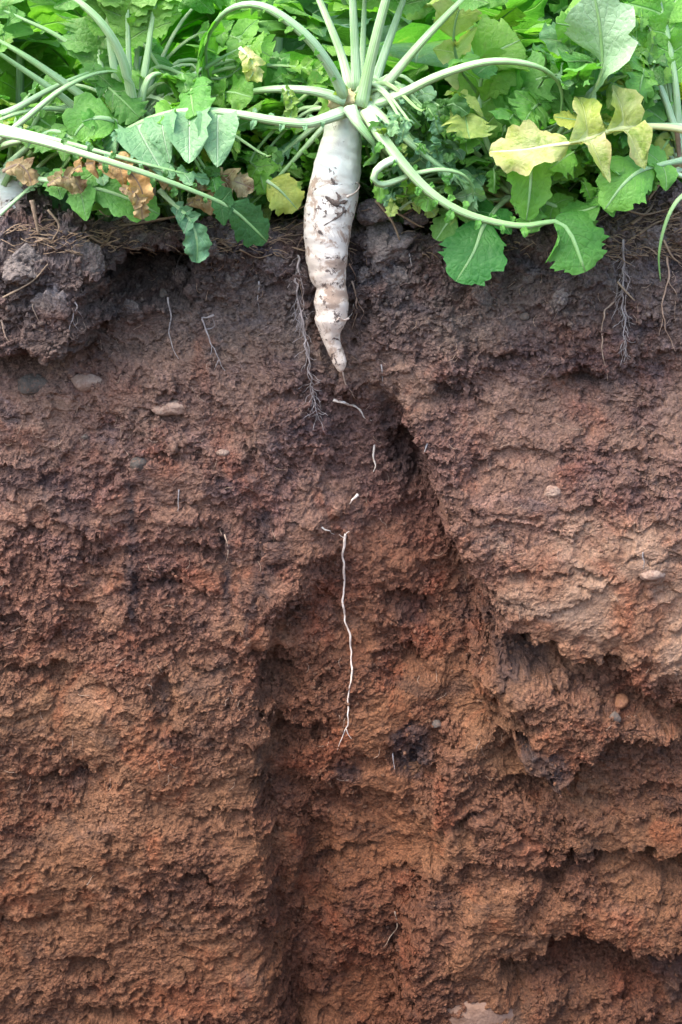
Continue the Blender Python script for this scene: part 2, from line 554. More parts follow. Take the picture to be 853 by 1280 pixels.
def radish_material():
    m, t = new_mat('radish_skin')
    uv = t.n('UVMap').outputs[0]
    su = t.n('SeparateXYZ'); t.l(uv, su.inputs[0])
    v = su.outputs[1]
    tc = t.n('TexCoord').outputs['Object']
    mp = t.n('Mapping'); t.l(tc, mp.inputs[0]); mp.inputs['Scale'].default_value = (1, 1, 1.25)
    skin = t.ramp(v, [(0, (0.44, 0.54, 0.36)), (0.12, (0.56, 0.62, 0.52)), (0.35, (0.62, 0.62, 0.56)), (0.6, (0.64, 0.57, 0.49)), (1, (0.62, 0.51, 0.41))])
    n1 = t.noise(mp.outputs[0], 34, 7, 0.68, 0.6)
    n2 = t.noise(mp.outputs[0], 85, 6, 0.7, 0.4)
    n3 = t.noise(tc, 17, 4, 0.6, 0.3)
    bias = t.ramp(v, [(0, (0.0,) * 3), (0.2, (0.01,) * 3), (0.36, (0.085,) * 3), (0.6, (0.10,) * 3), (1, (0.12,) * 3)])
    k1 = t.math('ADD', n1, bias)
    film = t.remap(t.math('ADD', n3, t.math('MULTIPLY', bias, 0.8)), 0.47, 0.66, 0, 0.6)
    col = t.mix(film, skin, (0.44, 0.36, 0.28))
    col = t.mix(t.remap(k1, 0.60, 0.67, 0, 0.85), col, (0.26, 0.175, 0.12))
    col = t.mix(t.remap(t.math('ADD', n2, t.math('MULTIPLY', bias, 0.8)), 0.64, 0.675, 0, 0.95), col, (0.075, 0.05, 0.04))
    h = t.math('ADD', t.math('MULTIPLY', t.math('SINE', t.math('ADD', t.math('MULTIPLY', v, 190), t.math('MULTIPLY', n3, 25))), 0.14), n2)
    nb = t.bump(h, 0.6, 0.0016)
    b = t.n('BsdfPrincipled')
    t.l(col, b.inputs['Base Color'])
    t.l(t.remap(k1, 0.5, 0.66, 0.42, 0.85), b.inputs['Roughness'])
    b.inputs['Subsurface Weight'].default_value = 0.15
    b.inputs['Subsurface Radius'].default_value = (0.006, 0.005, 0.004)
    b.inputs['Subsurface Scale'].default_value = 0.5
    t.l(nb, b.inputs['Normal'])
    t.l(b.outputs[0], t.n('OutputMaterial').inputs[0])
    return m


M['radish'] = radish_material()

# ------------------------------------------------------------------ the cut soil face, with the rim and the first strip of field in one sheet
def axis_x():
    core = np.arange(-0.50, 0.5001, 0.00128)
    step, x, side = 0.00128, 0.50, []
    while x < 4.0:
        step *= 1.13
        x += step
        side.append(x)
    side = np.array(side)
    return np.concatenate([-side[::-1], core, side])


def axis_s():
    """Arc length up the face and back over the rim: (y, z, normal y, normal z)."""
    rows = []
    z = -1.40
    while z < -1.08:
        rows.append((0, z, -1, 0)); z += 0.012
    z = -1.08
    while z < -0.03:
        rows.append((0, z, -1, 0)); z += 0.00128
    for k in range(36):
        a = math.pi / 2 * k / 36
        rows.append((0.03 - 0.03 * math.cos(a), -0.03 + 0.03 * math.sin(a), -math.cos(a), math.sin(a)))
    y, st = 0.03, 0.0016
    while y < 1.2:
        rows.append((y, 0, 0, 1)); y += st; st *= 1.025
    return np.array(rows)


X1 = axis_x()
S1 = axis_s()
NX, NS = len(X1), len(S1)
ARC = np.concatenate([[0], np.cumsum(np.hypot(np.diff(S1[:, 0]), np.diff(S1[:, 1])))])


def chart(gs):
    return [np.interp(gs, ARC, S1[:, k]).astype(np.float32) for k in range(4)]


def macro(GX, GS):
    """Shape of the face in the large: height above the sheet, and masks."""
    GY, GZ, NY, NZ = chart(GS)
    PX, PY = to_px(GX, GY, GZ)
    onface = sstep(0.03, 0.0, GY)                 # 1 on the face, 0 on the field behind
    # domain warp in photo pixels, so that outlines drawn below come out ragged
    w1 = fbm(GX * 9, GS * 9, 5, 3)
    w2 = fbm(GX * 9 + 40, GS * 9, 5, 9)
    w3 = fbm(GX * 42, GS * 42, 4, 31, 0.6)
    w4 = fbm(GX * 42 + 9, GS * 42, 4, 37, 0.6)
    QX = PX + w1 * 30 + w3 * 20
    QY = PY + w2 * 24 + w4 * 16


    def region(poly, f0, f1=None):
        d = poly_sd(QX, QY, poly)
        return sstep(-f0, f0 if f1 is None else f1, d)


    def ell(cx, cy, rx, ry, soft=0.5):
        d = np.sqrt(((QX - cx) / rx) ** 2 + ((QY - cy) / ry) ** 2)
        return sstep(1 + soft, 1 - soft, d)


    H = np.zeros_like(GX)
    H += 0.030 * fbm(GX * 4.2, GS * 5.0, 3, 5)
    H += sstep(300, 1280, PY) * 0.035 * onface                     # the face leans out a little towards its foot
    trench = region([(448, 462), (492, 486), (516, 520), (545, 598), (562, 655), (600, 700), (616, 790), (612, 890), (566, 925),
                     (540, 970), (552, 1050), (510, 1120), (498, 1200), (512, 1310), (352, 1310), (342, 1180), (334, 1000), (322, 838),
                     (350, 775), (384, 700), (402, 600), (425, 520)], 13)
    trench = trench * (sstep(335, 490, QX) * (1 - sstep(660, 840, QY)) + sstep(660, 840, QY))
    H -= 0.035 * trench * sstep(430, 640, PY)
    H -= 0.006 * trench
    deep = region([(372, 985), (482, 1010), (505, 1130), (500, 1310), (366, 1310), (376, 1150)], 22)
    H -= 0.026 * deep
    slot = region([(380, 1030), (420, 1080), (412, 1200), (380, 1310), (362, 1310), (372, 1150)], 14)
    H -= 0.02 * slot
    blockR = region([(507, 485), (600, 470), (930, 470), (930, 905), (853, 872), (792, 836), (715, 806), (640, 782), (614, 724), (562, 672),
                     (548, 600), (522, 530)], 5)
    H += 0.032 * blockR * sstep(470, 600, PY)
    shelf = region([(640, 770), (720, 790), (930, 860), (930, 640), (760, 640), (660, 690)], 30)
    H += 0.016 * shelf
    lump = region([(590, 800), (720, 850), (853, 912), (800, 912), (770, 905), (725, 930), (708, 968), (665, 942), (640, 905), (600, 870)], 6)
    H += 0.046 * lump
    H -= 0.016 * region([(600, 905), (660, 950), (700, 985), (800, 930), (930, 930), (930, 990), (760, 1010), (640, 1010), (580, 960)], 26)
    H += 0.018 * region([(600, 1100), (760, 1104), (930, 1092), (930, 1176), (820, 1176), (720, 1162), (640, 1168), (560, 1200)], 22)
    H += 0.022 * region([(510, 1150), (590, 1130), (640, 1210), (690, 1230), (660, 1310), (520, 1310), (500, 1200)], 18)
    H -= 0.056 * region([(486, 560), (500, 545), (528, 575), (530, 622), (505, 625), (486, 600)], 7, 10)
    lw_, lv_ = fbm(GX * 14 + 3, GS * 7, 3, 851), fbm(GX * 9 + 8, GS * 9 + 2, 3, 861)

    def ledge(line, depth, decay, soft=4):
        """A broken edge: the face falls back under the line and comes forward again over 'decay' pixels."""
        xs_, ys_ = [q[0] for q in line], [q[1] for q in line]
        t = QY - np.interp(QX, xs_, ys_) - 26 * lw_
        m = sstep(xs_[0] - 14, xs_[0] + 14, QX) * sstep(xs_[-1] + 14, xs_[-1] - 14, QX)
        m = m * (0.30 + 0.70 * sstep(-0.22, 0.22, lv_ + (0.25 if depth == 0.12 else 0)))
        return depth * m * sstep(-soft, soft, t) * np.clip(1 - t / decay, 0, 1) ** (0.85 if depth > 0.055 else 1.3)
    for ln_, dp_, dc_ in (([(612, 776), (640, 783), (715, 806), (792, 836), (853, 872), (960, 900)], 0.038, 95), ([(608, 900), (640, 918), (665, 944), (708, 970), (722, 950)], 0.050, 70),
                          ([(652, 1072), (700, 1046), (780, 1052), (960, 1040)], 0.085, 70), ([(640, 1178), (720, 1168), (800, 1182), (960, 1172)], 0.11, 110), ([(126, 322), (180, 298), (236, 318)], 0.12, 85),
                          ([(-60, 572), (60, 586), (120, 606), (254, 640)], 0.012, 45), ([(-60, 428), (60, 432), (100, 428), (146, 392)], 0.050, 50),
                          ([(470, 760), (520, 770), (560, 775)], 0.014, 40), ([(460, 840), (540, 845)], 0.016, 40), ([(-60, 826), (60, 830), (120, 845)], 0.016, 40),
                          ([(320, 838), (360, 846), (400, 838)], 0.024, 60), ([(340, 915), (400, 922)], 0.022, 50), ([(600, 575), (700, 560), (853, 580), (960, 585)], 0.012, 50),
                          ([(600, 625), (660, 640), (760, 645), (853, 625)], 0.010, 40), ([(90, 690), (140, 700), (200, 724), (230, 730)], 0.012, 40), ([(0, 660), (120, 645)], 0.010, 30),
                          ([(40, 950), (100, 955), (140, 950)], 0.016, 45), ([(0, 1128), (70, 1130)], 0.016, 40), ([(80, 1185), (150, 1190)], 0.016, 45), ([(200, 1085), (290, 1092)], 0.014, 40),
                          ([(230, 1010), (320, 1004)], 0.014, 40), ([(120, 1240), (200, 1246)], 0.016, 45), ([(640, 975), (720, 985), (800, 980)], 0.014, 45), ([(540, 1010), (600, 1018)], 0.012, 40),
                          ([(400, 1010), (450, 1020)], 0.02, 50), ([(410, 1090), (470, 1080)], 0.02, 50), ([(520, 500), (580, 492)], 0.010, 35), ([(690, 468), (760, 480)], 0.014, 40)):
        H -= ledge(ln_, dp_, dc_)
    for (cx, cy, rx, ry, dp) in ((516, 785, 30, 20, 0.024), (205, 862, 15, 26, 0.026), (196, 728, 24, 8, 0.018), (281, 680, 7, 26, 0.012),
                                 (500, 850, 34, 16, 0.022), (345, 860, 24, 30, 0.020), (372, 930, 36, 16, 0.024), (520, 962, 16, 20, 0.022), (60, 836, 44, 10, 0.014),
                                 (95, 960, 22, 12, 0.018), (40, 1130, 26, 8, 0.016), (110, 1190, 30, 10, 0.016), (150, 1250, 40, 12, 0.02),
                                 (400, 1100, 24, 20, 0.02), (360, 780, 18, 20, 0.018), (560, 490, 22, 7, 0.012), (720, 472, 26, 8, 0.016), (640, 440, 30, 9, 0.012),
                                 (840, 1110, 22, 28, 0.03), (670, 985, 40, 12, 0.016), (590, 1010, 10, 30, 0.012), (200, 510, 34, 5, 0.010), (250, 690, 26, 8, 0.012),
                                 (150, 690, 18, 10, 0.012), (300, 1010, 20, 12, 0.014), (240, 1090, 26, 9, 0.014), (700, 700, 40, 6, 0.008), (780, 560, 36, 7, 0.012),
                                 (620, 590, 34, 7, 0.012), (100, 760, 30, 8, 0.012), (215, 560, 40, 6, 0.010)):
        H -= dp * ell(cx, cy, rx, ry)
    # rim: overhanging dark clod at the upper left, cavity beside it, ground rising at the right
    lumpUL = region([(-40, 300), (60, 285), (128, 300), (148, 345), (140, 395), (96, 430), (40, 428), (-40, 432)], 12)
    H += 0.085 * lumpUL
    H -= 0.070 * region([(142, 326), (182, 300), (226, 318), (236, 345), (196, 384), (150, 380)], 9, 14)
    H += 0.022 * region([(150, 300), (230, 285), (320, 290), (300, 330), (236, 318), (180, 302)], 12)
    H -= 0.016 * region([(-40, 440), (130, 430), (330, 340), (330, 400), (140, 462), (-40, 468)], 20)
    H += 0.016 * region([(-40, 470), (160, 455), (330, 420), (380, 520), (300, 600), (-40, 575)], 40)
    H += 0.012 * region([(-40, 560), (60, 580), (130, 612), (255, 632), (250, 650), (110, 655), (60, 630), (-40, 606)], 6)
    H += 0.012 * region([(340, 640), (420, 640), (400, 730), (330, 770)], 12)
    H += 0.020 * region([(560, 330), (740, 320), (930, 260), (930, 470), (520, 480), (470, 400)], 50)
    H -= 0.030 * region([(375, 250), (450, 250), (452, 330), (436, 430), (418, 470), (396, 420), (378, 330)], 14) * onface      # socket of the radish
    H += 0.050 * sstep(0.28, 0.42, GX) * sstep(-0.03, 0.02, GZ + GY) * sstep(1.0, 0.2, GY)
    H -= 0.012 * sstep(0.02, 0.10, GX) * sstep(0.32, 0.22, GX) * sstep(-0.03, 0.0, GZ)
    # left block foot leans out
    H += 0.018 * region([(-60, 850), (300, 850), (325, 1000), (335, 1310), (-60, 1310)], 40)

    H *= 0.68
    # the broken right wall of the trench: a crisp edge running down from beside the radish tip
    ye_, xe_ = [462, 490, 530, 575, 620, 660, 700, 730, 780, 830, 860], [484, 503, 516, 534, 548, 562, 596, 614, 622, 614, 600]
    t_ = np.interp(QY, ye_, xe_) - QX
    H -= 0.027 * sstep(455, 540, QY) * sstep(875, 800, QY) * sstep(-3, 4, t_) * np.clip(1 - t_ / 150, 0, 1)
    # the left wall of the trench: a plain vertical step
    ye_, xe_ = [790, 840, 900, 960, 1000, 1100, 1200, 1310], [316, 322, 326, 330, 336, 344, 356, 366]
    t_ = QX - np.interp(QY, ye_, xe_)
    H -= 0.012 * sstep(780, 830, QY) * sstep(-3, 4, t_) * np.clip(1 - t_ / 110, 0, 1)
    # broken plates: patches that stand a step above their neighbours
    nf = fbm(GX * 8 + w1 * 0.9, GS * 11 + w2 * 0.9, 4, 51, 0.58) * 2.3 + 0.25 * w3
    fr_ = nf - np.floor(nf)
    H += 0.0055 * (np.floor(nf) + sstep(0.72, 1.0, fr_))
    smear = sstep(-0.12, 0.22, fbm(GX * 7 + 5, GS * 9 + 3, 4, 91)) * 0.9
    smear = np.maximum(smear, 0.95 * region([(620, 640), (800, 640), (900, 700), (900, 820), (790, 790), (650, 760)], 26))
    smear = np.maximum(smear, 0.7 * region([(-40, 830), (310, 830), (320, 1000), (330, 1310), (-40, 1310)], 40) * sstep(-0.35, 0.1, w1))
    smear = np.maximum(smear, 0.7 * region([(-40, 470), (330, 440), (360, 560), (-40, 590)], 30) * sstep(-0.4, 0.1, w2))
    top = sstep(480, 330, PY)
    smear = smear * (1 - 0.85 * top)
    edge_calm = sstep(4.2, 0.7, np.abs(GX))
    H = H * (0.25 + 0.75 * edge_calm) * sstep(1.2, 0.7, GY)
    return GY, GZ, NY, NZ, PX, PY, onface, H, smear, top, edge_calm, QX, QY


def box(a, r, axis):
    k = np.pad(a, [(r + 1, r) if i == axis else (0, 0) for i in range(2)], mode='edge').cumsum(axis)
    n = a.shape[axis]
    t = np.take(k, range(2 * r + 1, 2 * r + 1 + n), axis) - np.take(k, range(0, n), axis)
    return t / (2 * r + 1)


# rows and columns are drawn together where the face turns steep: measure a coarse copy first
cx1, cs1 = np.arange(-0.52, 0.521, 0.004), np.arange(0.20, 1.36, 0.004)
CX, CS = np.meshgrid(cx1.astype(np.float32), cs1.astype(np.float32))
cH = macro(CX, CS)[7].astype(np.float64)
gS, gX = np.gradient(cH, 0.004)
fade = sstep(0.52, 0.46, np.abs(CX)) * sstep(0.20, 0.30, CS) * sstep(1.36, 1.24, CS)
dX = 1 + 0.85 * box(box(np.sqrt(1 + np.clip(gX, -5, 5) ** 2) - 1, 4, 0), 3, 1) * fade
dS = 1 + 0.85 * box(box(np.sqrt(1 + np.clip(gS, -5, 5) ** 2) - 1, 4, 1), 3, 0) * fade
inX, inS = (X1 > -0.5) & (X1 < 0.5), (ARC > 0.22) & (ARC < 1.34)
GX = np.repeat(X1[None, :], NS, 0).astype(np.float64)
GS = np.repeat(ARC[:, None], NX, 1).astype(np.float64)
mS = np.empty((inS.sum(), len(cx1)))
for j in range(len(cx1)):
    c = np.concatenate([[0], np.cumsum(0.5 * (dS[1:, j] + dS[:-1, j]))])
    c = cs1[0] + c / c[-1] * (cs1[-1] - cs1[0])
    mS[:, j] = np.interp(ARC[inS], c, cs1)
mX = np.empty((len(cs1), inX.sum()))
for i in range(len(cs1)):
    c = np.concatenate([[0], np.cumsum(0.5 * (dX[i, 1:] + dX[i, :-1]))])
    c = cx1[0] + c / c[-1] * (cx1[-1] - cx1[0])
    mX[i] = np.interp(X1[inX], c, cx1)
ri, ci_ = np.nonzero(inS)[0], np.nonzero(inX)[0]
for k, i in enumerate(ri):
    f = (ARC[i] - cs1[0]) / 0.004
    f0 = min(int(f), len(cs1) - 2)
    GX[i, ci_] = mX[f0] * (1 - (f - f0)) + mX[f0 + 1] * (f - f0)
for j in range(NX):
    f = np.clip((X1[j] - cx1[0]) / 0.004, 0, len(cx1) - 1.001)
    f0 = int(f)
    col = mS[:, f0] * (1 - (f - f0)) + mS[:, f0 + 1] * (f - f0)
    w = float(sstep(0.60, 0.52, abs(X1[j])))
    GS[ri, j] = col * w + ARC[ri] * (1 - w)
GX, GS = GX.astype(np.float32), GS.astype(np.float32)
GY, GZ, NY, NZ, PX, PY, onface, H, smear, top, edge_calm, QX, QY = macro(GX, GS)


def region(poly, f0, f1=None):
    d = poly_sd(QX, QY, poly)
    return sstep(-f0, f0 if f1 is None else f1, d)


# displace along the sheet's normal; what stands proud sags a little, so ledges overhang
prot = H - 0.5 * fbm(GX * 4.2, GS * 5.0, 3, 5) * 0.03
VX = GX.copy()
VY = GY + NY * H
VZ = GZ + NZ * H - 0.22 * prot * onface * sstep(-1.35, -1.2, GZ)


def normals(vx, vy, vz):
    p = np.stack([vx, vy, vz], -1)
    du = np.empty_like(p); dv = np.empty_like(p)
    du[:, 1:-1] = p[:, 2:] - p[:, :-2]; du[:, 0] = p[:, 1] - p[:, 0]; du[:, -1] = p[:, -1] - p[:, -2]
    dv[1:-1] = p[2:] - p[:-2]; dv[0] = p[1] - p[0]; dv[-1] = p[-1] - p[-2]
    n = np.cross(du, dv)
    return n / np.maximum(np.linalg.norm(n, axis=-1, keepdims=True), 1e-12)


# then break the surface up in three dimensions along its true normals, so that steep walls are as rough as the rest
fine_m = (np.abs(GX) < 0.56) & (GZ > -1.10) & (GY < 0.5)
for stage in (0, 1):
    NN = normals(VX, VY, VZ)[fine_m]
    PT = np.stack([VX, VY, VZ], -1)[fine_m].astype(np.float64)
    sm_, tp_ = smear[fine_m], top[fine_m]
    ro_ = 1 - 0.93 * sm_
    if stage == 0:
        wr = np.stack([noise3(PT * 55, 601), noise3(PT * 55, 602), noise3(PT * 55, 603)], -1) * 0.006
        d = 0.0066 * fbm3(PT * 24 + 9, 4, 611, 0.58) * (0.45 + 0.55 * ro_)
        st_ = fbm3((PT + wr) * np.array([25, 25, 31]), 3, 631, 0.55) * 2.6
        fr2 = st_ - np.floor(st_)
        d += 0.0048 * (np.floor(st_) + sstep(0.84, 1.0, fr2)) * (0.15 + 0.85 * ro_)
        d += 0.0060 * (fbm3((PT + wr * 0.5) * 48, 3, 651, 0.6, True) - 0.25) * (0.15 + 0.85 * ro_)
        d += 0.026 * 0.55 * clods3(PT + wr, 0.026, 671, 0.07) * np.clip(ro_ * (0.25 + 1.3 * tp_), 0, 1.2)
        d += 0.012 * 0.6 * clods3(PT + wr * 0.6, 0.012, 681, 0.14) * np.clip(ro_ * (0.55 + 0.7 * tp_), 0, 1.2)
    else:
        d = 0.0032 * fbm3(PT * 130, 3, 701, 0.62) * (0.22 + 0.78 * ro_)
        st_ = fbm3(PT * np.array([84, 84, 104]), 3, 711, 0.6) * 2.4
        fr2 = st_ - np.floor(st_)
        d += 0.0026 * (np.floor(st_) + sstep(0.82, 1.0, fr2)) * (0.12 + 0.88 * ro_)
        d += 0.0056 * 0.6 * clods3(PT, 0.0056, 721, 0.16) * (0.2 + 0.8 * ro_)
        d += 0.0013 * noise3(PT * 480, 731) * (0.4 + 0.6 * ro_)
    sag = (0.0048 if stage == 0 else 0.0026) * np.floor(st_) * (0.1 + 0.9 * ro_) * 0.18
    d = d * sstep(0.56, 0.50, np.abs(GX[fine_m])) * sstep(0.5, 0.3, GY[fine_m]) * sstep(-1.10, -1.06, GZ[fine_m])
    VX[fine_m] += (NN[:, 0] * d).astype(np.float32)
    VY[fine_m] += (NN[:, 1] * d).astype(np.float32)
    VZ[fine_m] += (NN[:, 2] * d - sag * onface[fine_m] * sstep(0.56, 0.50, np.abs(GX[fine_m])) * sstep(-1.10, -1.06, GZ[fine_m])).astype(np.float32)


def sheet(name, mat, vx, vy, vz, attrs=None, smooth=True):
    ns, nx = vx.shape
    me = bpy.data.meshes.new(name)
    idx = np.arange(ns * nx, dtype=np.int32).reshape(ns, nx)
    q = np.stack([idx[:-1, :-1], idx[:-1, 1:], idx[1:, 1:], idx[1:, :-1]], -1).reshape(-1, 4)
    me.vertices.add(ns * nx)
    me.vertices.foreach_set('co', np.stack([vx, vy, vz], -1).astype(np.float32).ravel())
    me.loops.add(q.size)
    me.loops.foreach_set('vertex_index', q.ravel())
    me.polygons.add(len(q))
    me.polygons.foreach_set('loop_start', np.arange(0, q.size, 4, dtype=np.int32))
    me.polygons.foreach_set('loop_total', np.full(len(q), 4, dtype=np.int32))
    me.polygons.foreach_set('use_smooth', np.full(len(q), smooth, dtype=bool))
    me.update(calc_edges=True)
    me.materials.append(mat)
    for k, a in (attrs or {}).items():
        at = me.attributes.new(k, 'FLOAT', 'POINT')
        at.data.foreach_set('value', a.astype(np.float32).ravel())
    ob = bpy.data.objects.new(name, me)
    COL.objects.link(ob)
    return ob


stain_shade = np.zeros_like(GX)  # black soil stains, plus shade painted into hollows, the cavity and under ledges
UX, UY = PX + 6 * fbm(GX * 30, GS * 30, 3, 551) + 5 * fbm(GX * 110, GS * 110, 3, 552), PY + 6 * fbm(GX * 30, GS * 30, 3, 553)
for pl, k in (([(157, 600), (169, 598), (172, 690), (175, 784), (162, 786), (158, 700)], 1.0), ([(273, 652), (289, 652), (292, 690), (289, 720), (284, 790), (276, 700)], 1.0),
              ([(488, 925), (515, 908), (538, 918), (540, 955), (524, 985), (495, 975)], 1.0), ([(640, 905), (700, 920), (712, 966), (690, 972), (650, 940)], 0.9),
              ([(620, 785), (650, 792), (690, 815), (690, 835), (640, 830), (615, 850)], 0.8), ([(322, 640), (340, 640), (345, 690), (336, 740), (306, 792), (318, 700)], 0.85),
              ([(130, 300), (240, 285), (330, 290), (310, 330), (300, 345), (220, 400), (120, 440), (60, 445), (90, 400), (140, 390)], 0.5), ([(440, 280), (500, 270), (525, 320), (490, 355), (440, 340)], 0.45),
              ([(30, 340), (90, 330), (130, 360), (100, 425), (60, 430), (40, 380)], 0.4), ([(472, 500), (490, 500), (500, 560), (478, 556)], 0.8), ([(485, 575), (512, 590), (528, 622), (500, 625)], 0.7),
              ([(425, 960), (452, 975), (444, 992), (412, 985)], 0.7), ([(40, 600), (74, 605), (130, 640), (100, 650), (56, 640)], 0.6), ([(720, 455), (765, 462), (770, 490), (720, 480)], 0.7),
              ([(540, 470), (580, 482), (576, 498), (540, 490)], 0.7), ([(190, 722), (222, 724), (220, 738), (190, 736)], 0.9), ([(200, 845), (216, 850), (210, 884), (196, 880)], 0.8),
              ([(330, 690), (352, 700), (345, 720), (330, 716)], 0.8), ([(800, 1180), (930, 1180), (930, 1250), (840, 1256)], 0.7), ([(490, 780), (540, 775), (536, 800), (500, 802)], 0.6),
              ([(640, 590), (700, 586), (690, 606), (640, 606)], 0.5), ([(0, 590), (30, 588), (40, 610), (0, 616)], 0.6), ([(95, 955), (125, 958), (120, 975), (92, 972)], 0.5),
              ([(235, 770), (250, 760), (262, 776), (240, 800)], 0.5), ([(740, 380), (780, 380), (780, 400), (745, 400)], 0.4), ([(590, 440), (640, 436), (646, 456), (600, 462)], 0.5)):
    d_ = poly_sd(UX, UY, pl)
    stain_shade = np.maximum(stain_shade, k * sstep(-6, 6, d_))
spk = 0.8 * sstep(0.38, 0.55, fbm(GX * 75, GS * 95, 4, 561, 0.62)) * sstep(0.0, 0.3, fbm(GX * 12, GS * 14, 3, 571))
stain_shade = np.maximum(np.where(stain_shade > 0.9, 0.95, stain_shade) * (0.7 + 0.3 * sstep(-0.25, 0.25, fbm(GX * 80, GS * 80, 4, 501))), 0.75 * spk)
redz = region([(440, 640), (540, 640), (600, 760), (600, 880), (530, 960), (520, 1310), (345, 1310), (335, 900), (400, 700)], 40)
dry = region([(615, 650), (700, 632), (900, 640), (900, 840), (790, 800), (690, 770), (630, 745)], 26) * sstep(-0.30, 0.3, fbm(GX * 16, GS * 22, 4, 521))
dry = np.maximum(dry, 0.5 * region([(20, 480), (330, 470), (350, 560), (120, 580), (20, 560)], 30) * sstep(-0.1, 0.4, fbm(GX * 16, GS * 22, 4, 527)))
dry = np.maximum(dry, 0.5 * region([(780, 480), (900, 480), (900, 600), (760, 610)], 24) * sstep(-0.1, 0.4, fbm(GX * 18, GS * 24, 4, 541)))
dry = np.maximum(dry, 0.6 * region([(545, 1270), (640, 1255), (650, 1310), (540, 1310)], 12))
face = sheet('soil_face', M['soil'], VX, VY, VZ, {'stain_shade': stain_shade * onface, 'dry': dry * onface, 'smear': smear, 'red': redz}, smooth=False)
tag(face, kind='structure')

# nominal chart -> surface lookup for seating things on the face
_ci = np.searchsorted(X1, -0.5)
FX, FY, FZ = VX, VY, VZ
_fpx, _fpy = to_px(FX, FY, FZ)
_mask = (np.abs(GX) < 0.5) & (GZ > -0.99) & (GY < 0.25)
_sx, _sy = _fpx[_mask], _fpy[_mask]
_pts = np.stack([FX[_mask], FY[_mask], FZ[_mask]], -1)
DEPTH = np.full((1400, 960), 1e9, dtype=np.float32)          # nearest depth of the face per photo pixel
_ix, _iy = np.clip(_sx.astype(int) + 50, 0, 959), np.clip(_sy.astype(int) + 50, 0, 1399)
_o = np.argsort(-_pts[:, 1])
DEPTH[_iy[_o], _ix[_o]] = _pts[_o, 1]


def seat(px, py, out=0.0, r=3):
    """Point on the face seen at (px, py), lifted 'out' metres towards the pit."""
    x, y = int(px) + 50, int(py) + 50
    w = DEPTH[max(0, y - r):y + r + 1, max(0, x - r):x + r + 1]
    w = w[w < 1e8]
    return P(px, py, (float(np.median(w)) if len(w) else 0.0) - out)


# the field behind and around the pit, and the pit's floor and far sides
def flat_sheet(name, mat, xs, ys, z, amp=0.01):
    gx, gy = np.meshgrid(np.array(xs), np.array(ys))
    gz = z + amp * fbm(gx * 2.1, gy * 2.1, 3, 71)
    return tag(sheet(name, mat, gx, gy, gz), kind='structure')


fx = [-900, -300, -100, -40, -20, -10, -6] + list(np.arange(-4, 4.01, 0.1)) + [6, 10, 20, 40, 100, 300, 900]
fy = list(np.arange(1.15, 4.2, 0.1)) + [5, 7, 10, 20, 50, 150, 400, 900]
flat_sheet('field_ground', M['field'], fx, fy, -0.012)
flat_sheet('pit_floor', M['field'], np.arange(-4.2, 4.3, 0.12), np.arange(-4.2, 0.31, 0.12), -1.37, 0.03)
for nm, xs, ys in (('field_ground', [-900, -100, -20, -8, -3.98], [-900, -50, -10, -3, 0, 1.2]), ('field_ground', [3.98, 8, 20, 100, 900], [-900, -50, -10, -3, 0, 1.2]),
                   ('field_ground', [-3.98, 0, 3.98], [-900, -50, -10, -3.95])):
    flat_sheet(nm, M['field'], xs, ys, -0.005, 0.0)
_t = np.linspace(-1.5, 0.0, 40)
_u = np.linspace(-4.1, 4.1, 160)
uu, tt = np.meshgrid(_u, _t)
tag(sheet('pit_side', M['field'], uu[:, ::-1], -3.97 + 0.03 * fbm(uu * 5, tt * 5, 4, 5), tt), kind='structure')
_u = np.linspace(-4.1, 0.3, 90)
uu, tt = np.meshgrid(_u, _t)
tag(sheet('pit_side', M['field'], -3.97 + 0.03 * fbm(uu * 5, tt * 5, 4, 6), uu, tt), kind='structure')
tag(sheet('pit_side', M['field'], 3.97 + 0.03 * fbm(uu * 5, tt * 5, 4, 7), uu[:, ::-1], tt), kind='structure')

# ------------------------------------------------------------------ crumbs, clods and stones
ICO = {}


def ico(sub):
    if sub not in ICO:
        bm = bmesh.new()
        bmesh.ops.create_icosphere(bm, subdivisions=sub, radius=1)
        ICO[sub] = (np.array([v.co[:] for v in bm.verts], dtype=np.float32), [tuple(v.index for v in f.verts) for f in bm.faces])
        bm.free()
    return ICO[sub]


def lump_verts(sub, r, seed, squash=(1, 1, 0.75), amp=0.32, freq=1.6, facet=0.0):
    v, f = ico(sub)
    rs = np.random.RandomState(seed)
    d = np.ones(len(v))
    for o in range(4):
        dirs = rs.normal(size=(5, 3)) * freq * (1.8 ** o)
        ph = rs.uniform(0, 6.28, 5)
        d += amp * (0.55 ** o) * np.sin(v @ dirs.T + ph).sum(1) / 3.2
    if facet:
        for _ in range(7):
            n = rs.normal(size=3); n /= np.linalg.norm(n)
            c = rs.uniform(0.55, 0.85)
            h = (v * d[:, None]) @ n
            d = np.where(h > c, d * (1 - facet * (h - c) / np.maximum(h, 1e-6)), d)
    q = v * d[:, None] * np.array(squash) * r
    a = rs.uniform(-3.14, 3.14, 3)
    Rm = np.array(Euler(a).to_matrix())
    return q @ Rm.T, f


